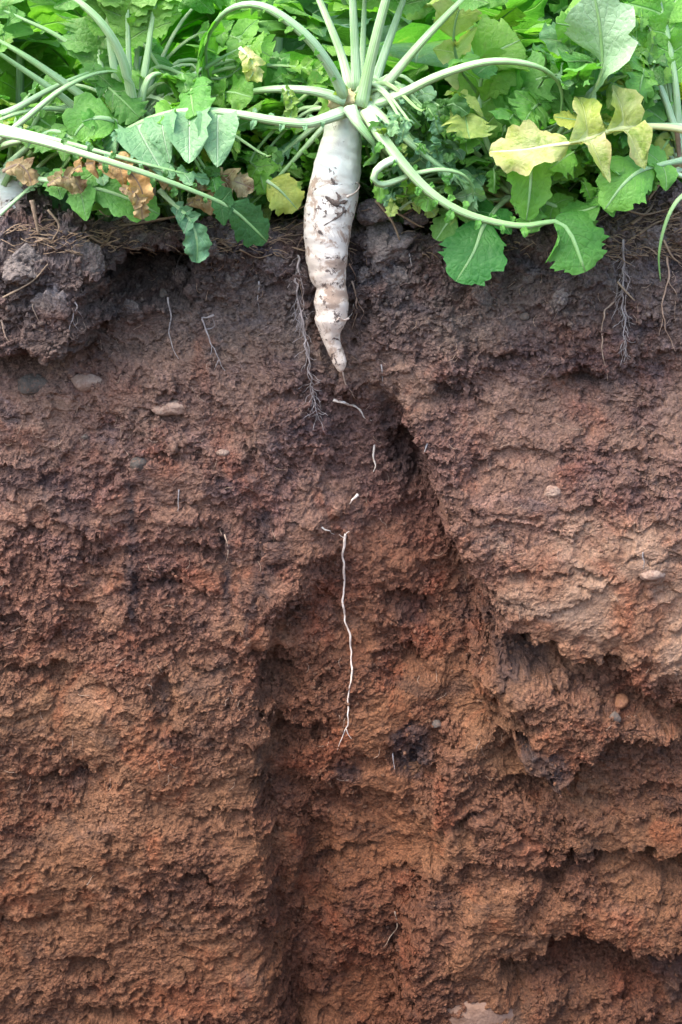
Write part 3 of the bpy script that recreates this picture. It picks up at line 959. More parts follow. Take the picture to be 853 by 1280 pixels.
rng = np.random.RandomState(5)
m1 = MB()
cand = []
sel = np.argwhere((np.abs(GX) < 0.48) & (GZ > -0.97) & (GY < 0.12))
slope = np.zeros_like(VZ)
slope[1:-1] = (VY[2:] - VY[:-2]) / np.maximum(1e-4, np.abs(VZ[2:] - VZ[:-2]) + 1e-4)
pk = sel[rng.choice(len(sel), 60000)]
wt = slope[pk[:, 0], pk[:, 1]]
score = np.clip(wt, 0, 3) + rng.uniform(0, 0.9, len(pk)) + 0.8 * top[pk[:, 0], pk[:, 1]] - 0.5 * smear[pk[:, 0], pk[:, 1]]
pk = pk[np.argsort(-score)[:30000]]
pk = pk[rng.choice(len(pk), 6500, replace=False)]
allv, allf, base = [], [], 0
protos = [lump_verts(1, 1.0, 900 + i, (1, 0.85, 0.7), 0.35, 1.7, 0.6) for i in range(24)]
for (i, j) in pk:
    v, f = protos[rng.randint(24)]
    r = 0.0012 + 0.0030 * rng.rand() ** 2.6
    if top[i, j] > 0.5: r *= 1.25
    a = rng.uniform(-3.14, 3.14)
    c, s = math.cos(a), math.sin(a)
    q = v * r
    q = np.stack([q[:, 0] * c - q[:, 2] * s, q[:, 1], q[:, 0] * s + q[:, 2] * c], -1)
    q += np.array([VX[i, j], VY[i, j] - 0.3 * r, VZ[i, j] + 0.1 * r])
    allv.append(q)
    allf.extend([(x + base, y + base, z + base) for (x, y, z) in f])
    base += len(q)
me = bpy.data.meshes.new('soil_crumbs')
me.from_pydata(np.concatenate(allv).tolist(), [], allf)
me.polygons.foreach_set('use_smooth', [True] * len(me.polygons))
me.materials.append(M['crumb'])
cr = bpy.data.objects.new('soil_crumbs', me)
COL.objects.link(cr)
tag(cr, 'loose reddish soil crumbs clinging to ledges of the cut soil face', 'soil crumbs', kind='stuff')


def lump_obj(name, px, py, rpx, mat, seed, label, cat, group=None, squash=(1, 0.8, 0.75), sub=4, amp=0.25, facet=0.5, out=0.0, rot=None, freq=1.6):
    r = rpx * 0.00092
    v, f = lump_verts(sub, 1.0, seed, (1, 1, 1), amp, freq, facet)
    if name == 'soil_clod':
        q_ = v.astype(np.float64) + seed * 3.7
        st_ = fbm3(q_ * 1.7, 3, 811, 0.55) * 2.6
        v = v * (1 + 0.16 * fbm3(q_ * 2.2, 4, 801, 0.6) + 0.085 * (np.floor(st_) + sstep(0.8, 1.0, st_ - np.floor(st_))) + 0.05 * fbm3(q_ * 7, 3, 821, 0.6) + 0.16 * clods3(q_, 0.42, 831, 0.3))[:, None]
    v = v * np.array(squash) * r
    if rot:
        c, s = math.cos(rot), math.sin(rot)
        v = np.stack([v[:, 0] * c - v[:, 2] * s, v[:, 1], v[:, 0] * s + v[:, 2] * c], -1)
    mb = MB()
    mb.add(v.tolist(), f)
    o = mb.build(name, mat, smooth=name != 'soil_clod')
    o.location = seat(px, py, out)
    return tag(o, label, cat, group)


for a in ((43, 482, 21, 'stone_grey', 'dark grey rounded stone set in the soil at the far left', (1, 0.7, 0.78)),
          (108, 479, 22, 'stone_pink', 'flat pinkish stone beside the dark grey stone', (1, 0.7, 0.5)),
          (211, 508, 27, 'stone_pink', 'wide flat pinkish stone with a shadow under its lower edge', (1, 0.6, 0.42)),
          (811, 718, 17, 'stone_pink', 'small pale stone standing out of the smooth right ledge', (1, 0.8, 0.52)),
          (773, 878, 14, 'stone_orange', 'orange stone lodged under the right ledge', (1, 0.8, 0.85)),
          (769, 898, 9, 'stone_grey', 'small bluish grey stone just below the orange stone', (0.9, 0.8, 1)),
          (175, 580, 15, 'stone_grey', 'grey stone embedded below the wide flat pinkish stone', (1, 0.6, 0.7)),
          (279, 566, 10, 'stone_pink', 'little pale stone chip right of the embedded grey stone', (1, 0.8, 0.6)),
          (205, 370, 9, 'stone_grey', 'light grey flat chip hanging below the dark cavity at left', (0.85, 0.5, 1.1)),
          (690, 615, 12, 'stone_pink', 'faint brown stone above the smooth right ledge', (1, 0.7, 0.7)),
          (596, 1272, 56, 'stone_dusty', 'large pale pinkish lump at the bottom edge of the soil face', (1, 0.35, 0.75)),
          (106, 546, 6, 'stone_grey', 'tiny grey pebble under the flat pinkish stone at left', (1, 0.8, 0.7)),
          (655, 395, 8, 'stone_grey', 'small grey pebble on the upper right soil below the leaves', (1, 0.8, 0.7)),
          (545, 905, 8, 'stone_grey', 'small dark pebble in the trench near the black stained clod', (1, 0.8, 0.7))):
    lump_obj('stone', a[0], a[1], a[2], M[a[3]], int(a[0] * 7 + a[1]), a[4], 'stone', 'stones in the soil face', a[5], 4, 0.16, 0.6, out=(-0.27 if a[2] < 40 else -0.17) * a[2] * 0.00092, freq=1.9)

CL = [(468, 262, 22, 'dark soil clod leaning against the right side of the radish shoulder'), (490, 246, 15, 'small dark clod above the large clods right of the radish'), (478, 308, 38, 'dark soil clod resting right beside the radish root'), (494, 346, 30, 'dark soil clod below the clod beside the radish root'),
      (455, 345, 14, 'small dark clod touching the right side of the radish root'), (512, 300, 18, 'crumbly dark clod under the curled leaf stalk'),
      (262, 312, 20, 'dark clod on the rim under the wilted hanging leaf'), (296, 300, 18, 'dark clod on the rim near the flopped green leaf'),
      (70, 380, 34, 'big dark overhanging clod at the upper left'), (30, 330, 30, 'brown clod at the left rim above the big dark clod'),
      (110, 330, 26, 'dark clod beside the cavity at the upper left'), (345, 322, 16, 'brown clod on the rim left of the radish root'),
      (180, 300, 18, 'dark clod forming the roof of the left cavity'), (225, 350, 17, 'dark clod at the right side of the left cavity'),
      (166, 385, 15, 'small dark clod at the foot of the left cavity'), (290, 350, 18, 'grey brown clod under the flopped green leaf'),
      (520, 270, 18, 'reddish brown clod behind the curled leaf stalk'), (600, 372, 18, 'brown clod below the deep green lobed leaf'),
      (660, 345, 20, 'brown clod below the pale green leaves at right'), (760, 345, 22, 'brown clod right of the drooping leaf tip'),
      (700, 372, 15, 'small brown clod under the drooping leaf tip'), (820, 300, 24, 'reddish clod on the right rim among dry stems'),
      (782, 600, 16, 'knobbly clod standing above the smooth right ledge'), (740, 605, 13, 'small knobbly clod near the upper right ledge'),
      (700, 850, 20, 'reddish clod wedged in the shadow under the right ledge'), (735, 868, 17, 'reddish clod beside the orange stone'),
      (650, 880, 18, 'dark clod on the lump below the right ledge'), (800, 845, 16, 'brown clod breaking from the right ledge edge'),
      (600, 690, 18, 'brown clod on the right wall of the trench'), (575, 660, 14, 'small brown clod higher on the right trench wall'),
      (350, 690, 20, 'reddish clod on the left shoulder of the trench'), (330, 760, 16, 'reddish clod lower on the left trench shoulder'),
      (520, 960, 15, 'dark stained clod in the trench right of the white root tip')]
for k, (x, y, r, lab) in enumerate(CL):
    lump_obj('soil_clod', x, y, r * 0.9, M['clod'] if y < 400 else M['crumb'], 300 + k * 13, lab, 'soil clod', 'soil clods on the cut face', (1, 0.75, 0.8), 5, 0.33, 0.55, out=-0.25 * r * 0.00092, rot=(k * 1.7) % 3, freq=2.3)

# ------------------------------------------------------------------ leaves
def blade(mb, mid, hint, n_pairs=5, lobe=0.05, term=0.05, tf=0.4, K=5, J=7, T=22, fwd=30, droop=0.25, teeth=0.13, wav=0.12, cup=0.15, seed=0, wl=0.42, skip=(), first=0.35, lobing=0.2):
    """One connected leaf blade: pairs of lobes along the midrib, then a broad end lobe. mid = midrib points (list)."""
    rg = random.Random(seed)
    n = n_pairs * (K - 1) + T + 1
    ra = catmull(mid, 60)
    L = [0.0]
    for i in range(1, 60): L.append(L[-1] + (ra[i] - ra[i - 1]).length)

    def at(t):
        s = t * L[-1]
        j = 0
        while j < 58 and L[j + 1] < s: j += 1
        return ra[j].lerp(ra[j + 1], (s - L[j]) / max(1e-9, L[j + 1] - L[j]))
    ts = [(1 - tf) * i / (n_pairs * (K - 1)) for i in range(n_pairs * (K - 1))] if n_pairs else []
    ts += [1 - tf + tf * i / T for i in range(T + 1)]
    pts = [at(t) for t in ts]
    fr = frames(pts, hint)
    V, U, Fc = [p.copy() for p in pts], [(0.0, t) for t in ts], []
    ph = [rg.uniform(0, 6.28) for _ in range(6)]

    def wave(p, size):
        q = p / max(size, 1e-4)
        return math.sin(q.x * 3.1 + q.z * 1.3 + ph[0]) + 0.7 * math.sin(q.y * 4.3 + q.x * 2.2 + ph[1]) + 0.6 * math.sin(q.z * 5.2 - q.x * 2.0 + ph[2])
    sp = (1 - tf) / max(1, n_pairs) * L[-1]
    for i in range(n_pairs):
        b = i * (K - 1)
        cI = b + (K - 1) // 2
        t, nn, s = fr[cI]
        prof = first + (1 - first) * ((i + 0.5) / n_pairs)
        for sd_ in (-1, 1):
            if (i, sd_) in skip: continue
            Ln = lobe * prof * rg.uniform(0.8, 1.15)
            A = R(fwd + rg.uniform(-12, 12))
            ax = s * (sd_ * math.cos(A)) + t * math.sin(A)
            tw = rg.uniform(-0.35, 0.35)
            wd = (t * math.cos(A) - s * (sd_ * math.sin(A)))
            wd = wd * math.cos(tw) + nn * math.sin(tw)
            Wd = Ln * wl * rg.uniform(0.85, 1.2)
            dr = droop * rg.uniform(0.6, 1.5)
            prev = [b + k for k in range(K)]
            c0 = pts[cI]
            for j in range(1, J + 1):
                v = j / J
                wp = 0.42 * sp * (1 - v) ** 2 / max(Wd, 1e-5) * 0.8 + max(0.0, math.sin(math.pi * (0.93 * v) ** 0.9)) ** 0.55 * 0.98
                wp = min(wp, 1.25)
                row = []
                for k in range(K):
                    u = -1 + 2 * k / (K - 1)
                    e = 1 + (teeth * (0.7 if j % 2 else -0.7) * rg.uniform(0.1, 1.5) + rg.uniform(-0.06, 0.06)) * (abs(u) > 0.9)
                    p = c0 + ax * (Ln * v * (1.06 - 0.20 * u * u * v)) + wd * (Wd * wp * u * e)
                    p = p + nn * (cup * Ln * (v * 0.8 + abs(u) * wp * 0.5) - dr * Ln * v * v)
                    p = p + nn * (wav * Ln * 0.28 * wave(p, Ln) * v)
                    row.append(len(V)); V.append(p); U.append((u, v))
                for k in range(K - 1):
                    q = (prev[k], prev[k + 1], row[k + 1], row[k])
                    Fc.append(q if sd_ < 0 else q[::-1])
                prev = row
    b = n_pairs * (K - 1)
    Jt = 5
    for sd_ in (-1, 1):
        prev = [b + k for k in range(T + 1)]
        for j in range(1, Jt + 1):
            g = j / Jt
            row = []
            for k in range(T + 1):
                tau = k / T
                t, nn, s = fr[b + k]
                w = term * (max(0.0, math.sin(math.pi * (0.02 + 0.98 * tau) ** 0.78)) ** 0.55) if k < T else 0.0
                lob = 1 - lobing * (0.5 + 0.5 * math.cos(tau * 6.28 * 3.2 + ph[3] + sd_))
                e = lob + (teeth * 0.55 * (1, 0.1, -1)[k % 3] * rg.uniform(0.2, 1.4) * (j == Jt) + rg.uniform(-0.02, 0.02) * (j > 3))
                fw = 0.45 * (1 - tau * 0.6)
                p = pts[b + k] + (s * sd_ + t * fw * g) * (w * g * e)
                p = p + nn * (cup * w * g - droop * 0.7 * w * g * g)
                p = p + nn * (wav * 0.33 * term * wave(p, term * 0.9) * g * min(1, 3 * (1 - tau) + 0.3))
                row.append(len(V)); V.append(p); U.append((sd_ * g, tau))
            for k in range(T):
                q = (prev[k], prev[k + 1], row[k + 1], row[k])
                Fc.append(q if sd_ < 0 else q[::-1])
            prev = row
    mb.add(V, Fc, U)


STALK = 0.8


def make_leaf(parent, pts, r0=0.006, r1=0.0015, bstart=0.45, bmat='leaf', smat='stalk', hint=(0, -0.6, 0.8), origin=None, lab=None, name='leaf_stalk', seg=8, nseg=26, shared=False, flat=0.85, frill=None, **kw):
    """A stalk (part) with its blade (sub-part)."""
    pts = [Vector(p) for p in pts]
    r0, r1 = r0 * STALK, r1 * STALK
    c = catmull(pts, 80)
    o = Vector(origin) if origin is not None else c[0]
    c = [p - o for p in c]
    mb = MB()
    mb_pts = catmull(c[::4] + ([c[-1]] if (len(c) - 1) % 4 else []), nseg)
    tube(mb, mb_pts, lambda t: (r0 * (1.18 - 0.18 * min(1, t * 6)) * (1 - t) ** 0.8 + r1 * 0.35) if t < 0.995 else r1 * 0.25, 12, flat, hint, groove=0.28)
    st = mb.build(name, M[smat], parent)
    st.location = o
    if parent: st.location = o - parent.location
    if bstart < 1:
        bm_ = MB()
        blade(bm_, c[int(79 * bstart):], hint, **kw)
        bl = bm_.build('leaf_blade', M[bmat], st)
    if frill:
        t0, t1, nf_, sz = frill
        rf = random.Random(int(abs(o.x * 7919 + o.z * 104729) * 10) + nf_)
        fm = MB()
        fr3 = frames(c, hint)
        for q in range(nf_):
            i = int(79 * (t0 + (t1 - t0) * (q + rf.uniform(0, 0.8)) / nf_))
            t_, n_, s_ = fr3[i]
            sd2 = 1 if q % 2 else -1
            ax = (s_ * sd2 + t_ * rf.uniform(-0.2, 0.7) + n_ * rf.uniform(-0.4, 0.5)).normalized()
            L2 = sz * rf.uniform(0.6, 1.4)
            b0 = c[i] + s_ * (sd2 * r0 * 0.5)
            blade(fm, [b0, b0 + ax * L2 * 0.5 + n_ * L2 * 0.15, b0 + ax * L2 - n_ * L2 * rf.uniform(0, 0.4)], n_, 0, 0, L2 * 0.33, 1.0, T=8, wav=0.8, cup=0.3, seed=q, lobing=0.3)
        fm.build('leaflets', M['leaf_fresh' if bmat == 'leaf_yellow' else bmat], st)['kind'] = 'stuff'
    if lab: st['label'] = lab
    return st


def lump_part(parent, name, loc, r, mat, seed, squash=(1, 1, 0.6)):
    v, f = lump_verts(3, r, seed, (1, 1, 1), 0.25, 1.8)
    mb = MB(); mb.add((v * np.array(squash)).tolist(), f)
    o = mb.build(name, M[mat], parent)
    o.location = Vector(loc) - parent.location
    return o


# ---- background plants: leaf prototypes, then plants as copies
def proto_leaf(seed):
    rg = random.Random(seed)
    Ln = rg.uniform(0.28, 0.46)
    e0 = R(rg.uniform(60, 86)); bend = R(rg.uniform(60, 125))
    p = Vector((0.006, 0, 0)); pts = [p.copy()]
    side = rg.uniform(-0.35, 0.35)
    for k in range(8):
        t = (k + 0.5) / 8
        e = e0 - bend * t ** 1.4
        p = p + Vector((math.cos(e), side * t * 0.4, math.sin(e))) * (Ln / 8)
        pts.append(p.copy())
    np_ = rg.choice([5, 6, 7, 8])
    bs = rg.uniform(0.18, 0.34)
    mb = MB()
    tube(mb, catmull(pts, 18), lambda t: 0.0052 * (1 - t) ** 0.8 + 0.0006, 6, 0.85, (-1, 0, 0.6))
    stk = mb.mesh('leaf_stalk', M['stalk_green' if rg.random() < 0.6 else 'stalk'])
    b = MB()
    c = catmull(pts, 80)
    blade(b, c[int(79 * bs):], (-0.8, 0, 0.7), np_, Ln * rg.uniform(0.15, 0.25), Ln * rg.uniform(0.10, 0.17), rg.uniform(0.26, 0.38),
          T=18, J=6, droop=rg.uniform(0.1, 0.5), wav=rg.uniform(0.2, 0.5), cup=rg.uniform(0.05, 0.3), seed=seed, wl=rg.uniform(0.28, 0.42), lobing=rg.uniform(0.25, 0.42))
    mt = rg.choices(['leaf', 'leaf_fresh', 'leaf_dark', 'leaf_yellowing'], [5, 4, 2.0, 0.8])[0]
    return stk, b.mesh('leaf_blade', M[mt])


PROTO = [proto_leaf(1000 + k) for k in range(26)]


def field_plant(x, y, z, n, scale, rg, label, group, low=0):
    pl = empty('radish_plant', (x, y, z))
    tag(pl, label, 'plant', group)
    for k in range(n):
        stk, bl = PROTO[rg.randrange(len(PROTO))]
        a = 6.283 * k / n + rg.uniform(-0.4, 0.4)
        st = bpy.data.objects.new('leaf_stalk', stk); COL.objects.link(st); st.parent = pl
        st.location = (0.008 * math.cos(a), 0.008 * math.sin(a), 0)
        st.rotation_euler = (0, rg.uniform(-0.25, 0.45) + (0.5 if k < low else 0), a)
        s = scale * rg.uniform(0.8, 1.15)
        st.scale = (s, s, s)
        b = bpy.data.objects.new('leaf_blade', bl); COL.objects.link(b); b.parent = st
    return pl


def root_tip(name, pl, loc, r, h, mat):
    """Top of a radish root showing above the ground."""
    mb = MB()
    pts = [Vector((0, 0, 0.0)) + Vector((0, 0, -h * t)) for t in [k / 9 for k in range(10)]]
    tube(mb, pts, lambda t: r * (0.55 + 0.45 * min(1, t * 3)) * (1 - 0.25 * t), 16)
    o = mb.build(name, M[mat], pl)
    o.location = loc
    return o


rg = random.Random(77)
BGG = 'radish plants in the field behind'
count = 0
rows = [(0.13, 0.085, 0.42), (0.20, 0.10, 0.55), (0.30, 0.13, 0.8), (0.48, 0.16, 1.05), (0.70, 0.17, 1.3), (0.95, 0.19, 1.5), (1.3, 0.24, 1.6), (1.8, 0.30, 1.6), (2.5, 0.4, 1.6), (3.4, 0.5, 1.6)]
for ri, (y, dx, sc) in enumerate(rows):
    half = (y + 1.55) * 0.27 + 0.22
    x = -half + rg.uniform(0, dx)
    while x < half:
        yy = y + rg.uniform(-0.09, 0.09) * min(1, y * 2)
        near = yy < 0.6
        field_plant(x, yy, 0.0, 10 if near else 10, sc * rg.uniform(0.85, 1.1), rg,
                    'leafy green radish plant in the dense field rows behind' if not near else 'leafy green radish plant in the row just behind the pulled radish', BGG if not near else 'radish plants in the first row behind', 3 if near else 1)
        count += 1
        x += dx * rg.uniform(0.8, 1.25)

# far rows out to where the field closes the view: one mass
far = MB()
for k in range(420):
    y = 3.8 + 26 * rg.random() ** 1.5
    x = rg.uniform(-1, 1) * ((y + 1.55) * 0.34 + 0.4)
    h = rg.uniform(0.45, 0.8)
    for q in range(5):
        a = rg.uniform(0, 6.28)
        d = Vector((math.cos(a), math.sin(a), 0))
        base = Vector((x, y, 0))
        pts = [base, base + d * 0.06 + Vector((0, 0, h * 0.6)), base + d * 0.16 + Vector((0, 0, h)), base + d * 0.30 + Vector((0, 0, h * 0.92))]
        blade(far, pts[0:], (-d.x, -d.y, 0.7), 2, 0.10, 0.08, 0.5, K=3, J=3, T=6, seed=k * 7 + q)
fo = far.build('far_radish_leaves', M['leaf'])
tag(fo, 'distant mass of green radish leaves closing the view', 'foliage', kind='stuff')

# ------------------------------------------------------------------ the pulled-open radish plant in front
D0 = -0.012
crown = P(437, 134, D0)
main = empty('radish_plant', crown)
tag(main, 'radish plant with long white root exposed against the soil face, stalks spreading from its crown', 'plant')


def rel(o):
    o.location = Vector(o.location) - crown if o.location.length else o.location
    return o


# root
RP = [(429, 138, 13), (427, 145, 17), (427, 160, 21), (427, 178, 24.5), (422, 210, 28.5), (416, 247, 31), (410, 280, 29.5), (408.5, 321, 25.5), (410, 342, 22.5), (414, 358, 18.5),
      (414.5, 378, 21), (414, 399, 19.5), (413, 415, 13.6), (417, 432, 9), (422, 444, 9.2), (425, 454, 8.6), (426, 461, 5), (427, 465, 2)]
mb = MB()
cps = [P(x, y, -0.014 - 0.010 * min(1, max(0, (y - 250) / 120))) for x, y, r in RP]
dense = catmull(cps, 110)
lens_ = [0]
for i in range(1, len(cps)): lens_.append(lens_[-1] + (cps[i] - cps[i - 1]).length)
tl = [v / lens_[-1] for v in lens_]
rr_ = [r * 0.00090 for _, _, r in RP]


def rrad(t):
    r = float(np.interp(t, tl, rr_))
    low = max(0, t - 0.55)
    return r * (1 + 0.010 * math.sin(t * 70) + low * 0.10 * math.sin(t * 71 + 1))


tube(mb, dense, rrad, 40, 1.0, (0, -1, 0.1))
nv = np.array([tuple(p) for p in mb.v])
k = fbm(nv[:, 0] * 70 + nv[:, 1] * 40, nv[:, 2] * 75, 4, 8)
tz = np.array([u[1] for u in mb.uv])
cen = np.repeat(np.array([tuple(p) for p in dense]), 40, 0)
nv = nv + (nv - cen) * (k * (0.05 + 0.30 * np.clip(tz - 0.5, 0, 1)))[:, None]
mb.v = [tuple(p) for p in nv]
root = mb.build('root', M['radish'], main, origin=crown)
root.location = (0, 0, 0)
# scars: flaps of torn skin and soil smears on the root, and side rootlets
def scar(pts, w, mat, seed):
    m_ = MB()
    rg_ = random.Random(seed)
    q = catmull(pts, 14)
    tube(m_, q, lambda t: w * (0.25 + math.sin(math.pi * t)) * rg_.uniform(0.4, 1.3), 6, 0.16, (0, -1, 0))
    o = m_.build('skin_scar', mat, root)
    o.location = -crown
    return o


def rootpt(px, py, out=0.0):
    """Point on the visible skin of the root."""
    ys = [r[1] for r in RP]
    cx = float(np.interp(py, ys, [r[0] for r in RP])); rr = float(np.interp(py, ys, [r[2] for r in RP]))
    c = -0.014 - 0.010 * min(1, max(0, (py - 250) / 120))
    u = max(-0.97, min(0.97, (px - cx) / rr))
    return P(px, py, c - rr * 0.0009 * math.sqrt(1 - u * u) - out)


sm = M['crumb']
for k, (l, w) in enumerate((([(388, 272), (398, 268), (410, 266), (424, 268), (432, 262)], 0.0024), ([(406, 244), (413, 250), (420, 254), (430, 252), (436, 248)], 0.0028),
                            ([(405, 282), (418, 274), (430, 265), (443, 250)], 0.0011), ([(414, 222), (417, 228), (418, 231)], 0.0018),
                            ([(394, 292), (400, 290), (404, 294)], 0.0016), ([(411, 425), (419, 423), (426, 427)], 0.0008), ([(420, 240), (424, 246), (422, 252)], 0.0015), ([(391, 280), (395, 286)], 0.0012))):
    scar([rootpt(x, y, 0.0002) for x, y in l], w, sm, k)
for k, l in enumerate(([(436, 398), (430, 400), (424, 397), (421, 401)], [(434, 246), (445, 240), (450, 232), (446, 228)], [(432, 400), (440, 392), (442, 380)], [(428, 463), (432, 480), (440, 492), (443, 497)],
                       [(384, 290), (372, 310), (374, 345), (380, 380)], [(437, 330), (446, 350), (446, 380), (440, 400)])):
    m_ = MB()
    if k < 2: q = [rootpt(x, y, 0.0015 + 0.002 * i) for i, (x, y) in enumerate(l)]
    else: q = [rootpt(*l[0], -0.001)] + [seat(x, y, 0.003) for x, y in l[1:]]
    tube(m_, catmull(q, 14), lambda t: 0.0013 * (1 - 0.7 * t) if k < 2 else 0.0007 * (1 - 0.6 * t), 6)
    o = m_.build('rootlet', M['root_pale'] if k < 4 else M['root_tan'], root)
    o.location = -crown
# crown tissue
lump_part(main, 'crown', P(440, 128, D0), 0.021, 'crown', 3, (1.05, 0.9, 0.55))
for k, (x, y) in enumerate(((432, 112), (424, 120), (447, 122), (455, 130))):
    m_ = MB()
    a = P(x, y + 8, D0 - 0.018)
    blade(m_, [a, a + Vector((-0.004 + 0.003 * k, -0.004, 0.008)), a + Vector((-0.008 + 0.004 * k, -0.008, 0.012))], (0, -1, 0.3), 0, 0, 0.006, 1.0, T=10, wav=0.5, seed=k)
    o = m_.build('bud_leaf', M['leaf_yellowing'], main)
    o.location = -crown


def ml(pts, **kw):
    """Leaf of the front plant through photo points (px, py, depth)."""
    return make_leaf(main, [P(*p) for p in pts], **kw)


# standing and arching stalks; those leaving the frame carry their blades above it
ml([(430, 118, -0.03), (412, 82, -0.05), (380, 42, -0.06), (330, 8, -0.055), (290, 10, -0.035), (266, 34, -0.01), (257, 62, 0.01), (262, 100, 0.03)], r0=0.0075, r1=0.004, bstart=0.72, bmat='leaf_fresh', n_pairs=3, lobe=0.05, term=0.04, lab='pale leaf stalk arching over to the upper left', frill=(0.1, 0.5, 14, 0.008))
ml([(432, 126, -0.03), (400, 115, -0.03), (360, 111, -0.02), (318, 114, 0.0), (270, 128, 0.03), (220, 150, 0.05), (190, 175, 0.06)], r0=0.0062, r1=0.003, bstart=0.55, bmat='leaf_fresh', n_pairs=4, lobe=0.05, term=0.035)
ml([(430, 140, -0.035), (408, 148, -0.05), (384, 154, -0.06), (345, 151, -0.065), (300, 143, -0.065), (250, 138, -0.06), (200, 144, -0.055), (155, 164, -0.05), (122, 190, -0.04)], r0=0.0066, r1=0.004, bstart=0.45, bmat='leaf_blue', n_pairs=4, lobe=0.068, term=0.03, tf=0.25, fwd=-5, droop=0.35, wl=0.30, wav=0.35, cup=0.3, teeth=0.1, hint=(0, -0.75, 0.66), skip=((0, 1), (1, 1), (2, 1), (3, 1)), lab='long pale stalk arching left with bluish leaflets hanging from it', first=0.8, frill=(0.1, 0.45, 9, 0.010))
ml([(438, 112, -0.005), (428, 72, 0.01), (414, 35, 0.02), (396, -8, 0.04), (375, -60, 0.07), (350, -130, 0.12)], r0=0.0055, r1=0.003, bstart=0.5, n_pairs=5, lobe=0.07, term=0.05)
ml([(446, 112, -0.02), (444, 60, -0.02), (441, 0, -0.02), (438, -60, -0.01), (430, -150, 0.02)], r0=0.0058, r1=0.003, bstart=0.45, n_pairs=5, lobe=0.07, term=0.05)
ml([(451, 108, 0.0), (454, 50, 0.01), (456, 0, 0.02), (460, -80, 0.05)], r0=0.0042, r1=0.002, bstart=0.5, n_pairs=4, lobe=0.05, term=0.04)
ml([(452, 132, -0.035), (460, 92, -0.045), (472, 40, -0.055), (484, -6, -0.06), (500, -70, -0.06), (520, -150, -0.04)], r0=0.0072, r1=0.004, bstart=0.55, n_pairs=5, lobe=0.07, term=0.05, lab='thickest upright stalk in front of the crown')
ml([(464, 118, -0.005), (480, 70, 0.0), (496, 24, 0.01), (508, -10, 0.015), (530, -90, 0.04)], r0=0.0062, r1=0.003, bstart=0.5, n_pairs=5, lobe=0.06, term=0.05)
ml([(466, 126, -0.03), (492, 94, -0.04), (526, 54, -0.05), (562, 16, -0.055), (600, -20, -0.055), (650, -60, -0.04)], r0=0.0066, r1=0.0035, bstart=0.62, n_pairs=4, lobe=0.06, term=0.05)
ml([(466, 130, -0.03), (500, 118, -0.05), (550, 94, -0.07), (610, 77, -0.08), (662, 80, -0.075), (692, 95, -0.06), (703, 118, -0.04), (700, 150, -0.02)], r0=0.0066, r1=0.004, bstart=0.86, bmat='leaf_dark', n_pairs=1, lobe=0.03, term=0.022, tf=0.6, lab='pale stalk arching to the right and bending down at its end')
ml([(438, 136, -0.045), (446, 152, -0.06), (460, 170, -0.065), (470, 184, -0.06), (468, 200, -0.05)], r0=0.0072, r1=0.004, bstart=0.72, bmat='leaf_blue', n_pairs=2, lobe=0.022, term=0.012, wav=0.6, lab='short stalk bent down over the right of the root')
ml([(456, 126, -0.03), (482, 150, -0.05), (512, 178, -0.06), (543, 203, -0.06), (575, 225, -0.05), (605, 246, -0.04)], r0=0.0055, r1=0.003, bstart=0.6, bmat='leaf_blue', n_pairs=4, lobe=0.028, term=0.018, wl=0.35, wav=0.5, frill=(0.1, 0.6, 10, 0.010))
ml([(458, 140, -0.04), (474, 166, -0.065), (500, 200, -0.08), (535, 238, -0.085), (575, 264, -0.085), (625, 279, -0.08), (664, 282, -0.075), (692, 276, -0.075), (712, 290, -0.080), (732, 340, -0.085)], r0=0.0066, r1=0.0045, bstart=0.80, bmat='leaf_fresh', n_pairs=0, lobe=0.03, term=0.036, tf=1.0, T=26, hint=(-0.2, -0.8, 0.7), lab='long stalk sweeping down to the right and ending in a drooping light green leaf', frill=(0.12, 0.72, 16, 0.012))
ml([(497, 198, -0.077), (480, 205, -0.088), (467, 219, -0.090), (474, 231, -0.084), (492, 227, -0.08), (520, 217, -0.075), (552, 212, -0.075), (580, 219, -0.07), (592, 238, -0.06), (585, 262, -0.05)], r0=0.0046, r1=0.003, bstart=0.8, bmat='leaf_blue', n_pairs=2, lobe=0.022, term=0.012, wav=0.5, lab='thin curled stalk looping right below the crown')
ml([(446, 140, -0.03), (462, 162, -0.035), (480, 184, -0.03), (500, 210, -0.02), (520, 236, -0.01), (530, 262, 0.0)], r0=0.006, r1=0.003, bstart=0.4, bmat='leaf_blue', n_pairs=5, lobe=0.025, term=0.016, wl=0.34, wav=0.4)
ml([(426, 142, -0.005), (404, 160, 0.0), (372, 195, 0.005), (340, 230, 0.01), (308, 262, 0.015)], r0=0.004, r1=0.0025, bstart=0.9, n_pairs=1, lobe=0.012, term=0.010, frill=(0.2, 0.85, 9, 0.010))
ml([(424, 142, 0.01), (395, 158, 0.02), (355, 190, 0.03), (318, 222, 0.03), (300, 250, 0.03)], r0=0.0048, r1=0.003, bstart=0.35, bmat='leaf_blue', n_pairs=5, lobe=0.028, term=0.02, wl=0.3)
ml([(470, 124, 0.0), (505, 128, 0.02), (540, 150, 0.03), (556, 190, 0.03), (548, 230, 0.02)], r0=0.0045, r1=0.003, bstart=0.5, bmat='leaf', n_pairs=4, lobe=0.035, term=0.02)

# ------------------------------------------------------------------ the neighbour at the left
cl = P(165, 152, 0.02)
left = empty('radish_plant', cl)
tag(left, 'radish plant with a fan of pale stalks at the left of the exposed radish', 'plant')
lump_part(left, 'crown', P(163, 156, 0.025), 0.020, 'crown', 21, (1.1, 0.9, 0.7))
root_tip('root', left, (0, 0.03, -0.005), 0.024, 0.105, 'radish')


def ll(pts, pl=left, **kw):
    return make_leaf(pl, [P(*p) for p in pts], **kw)


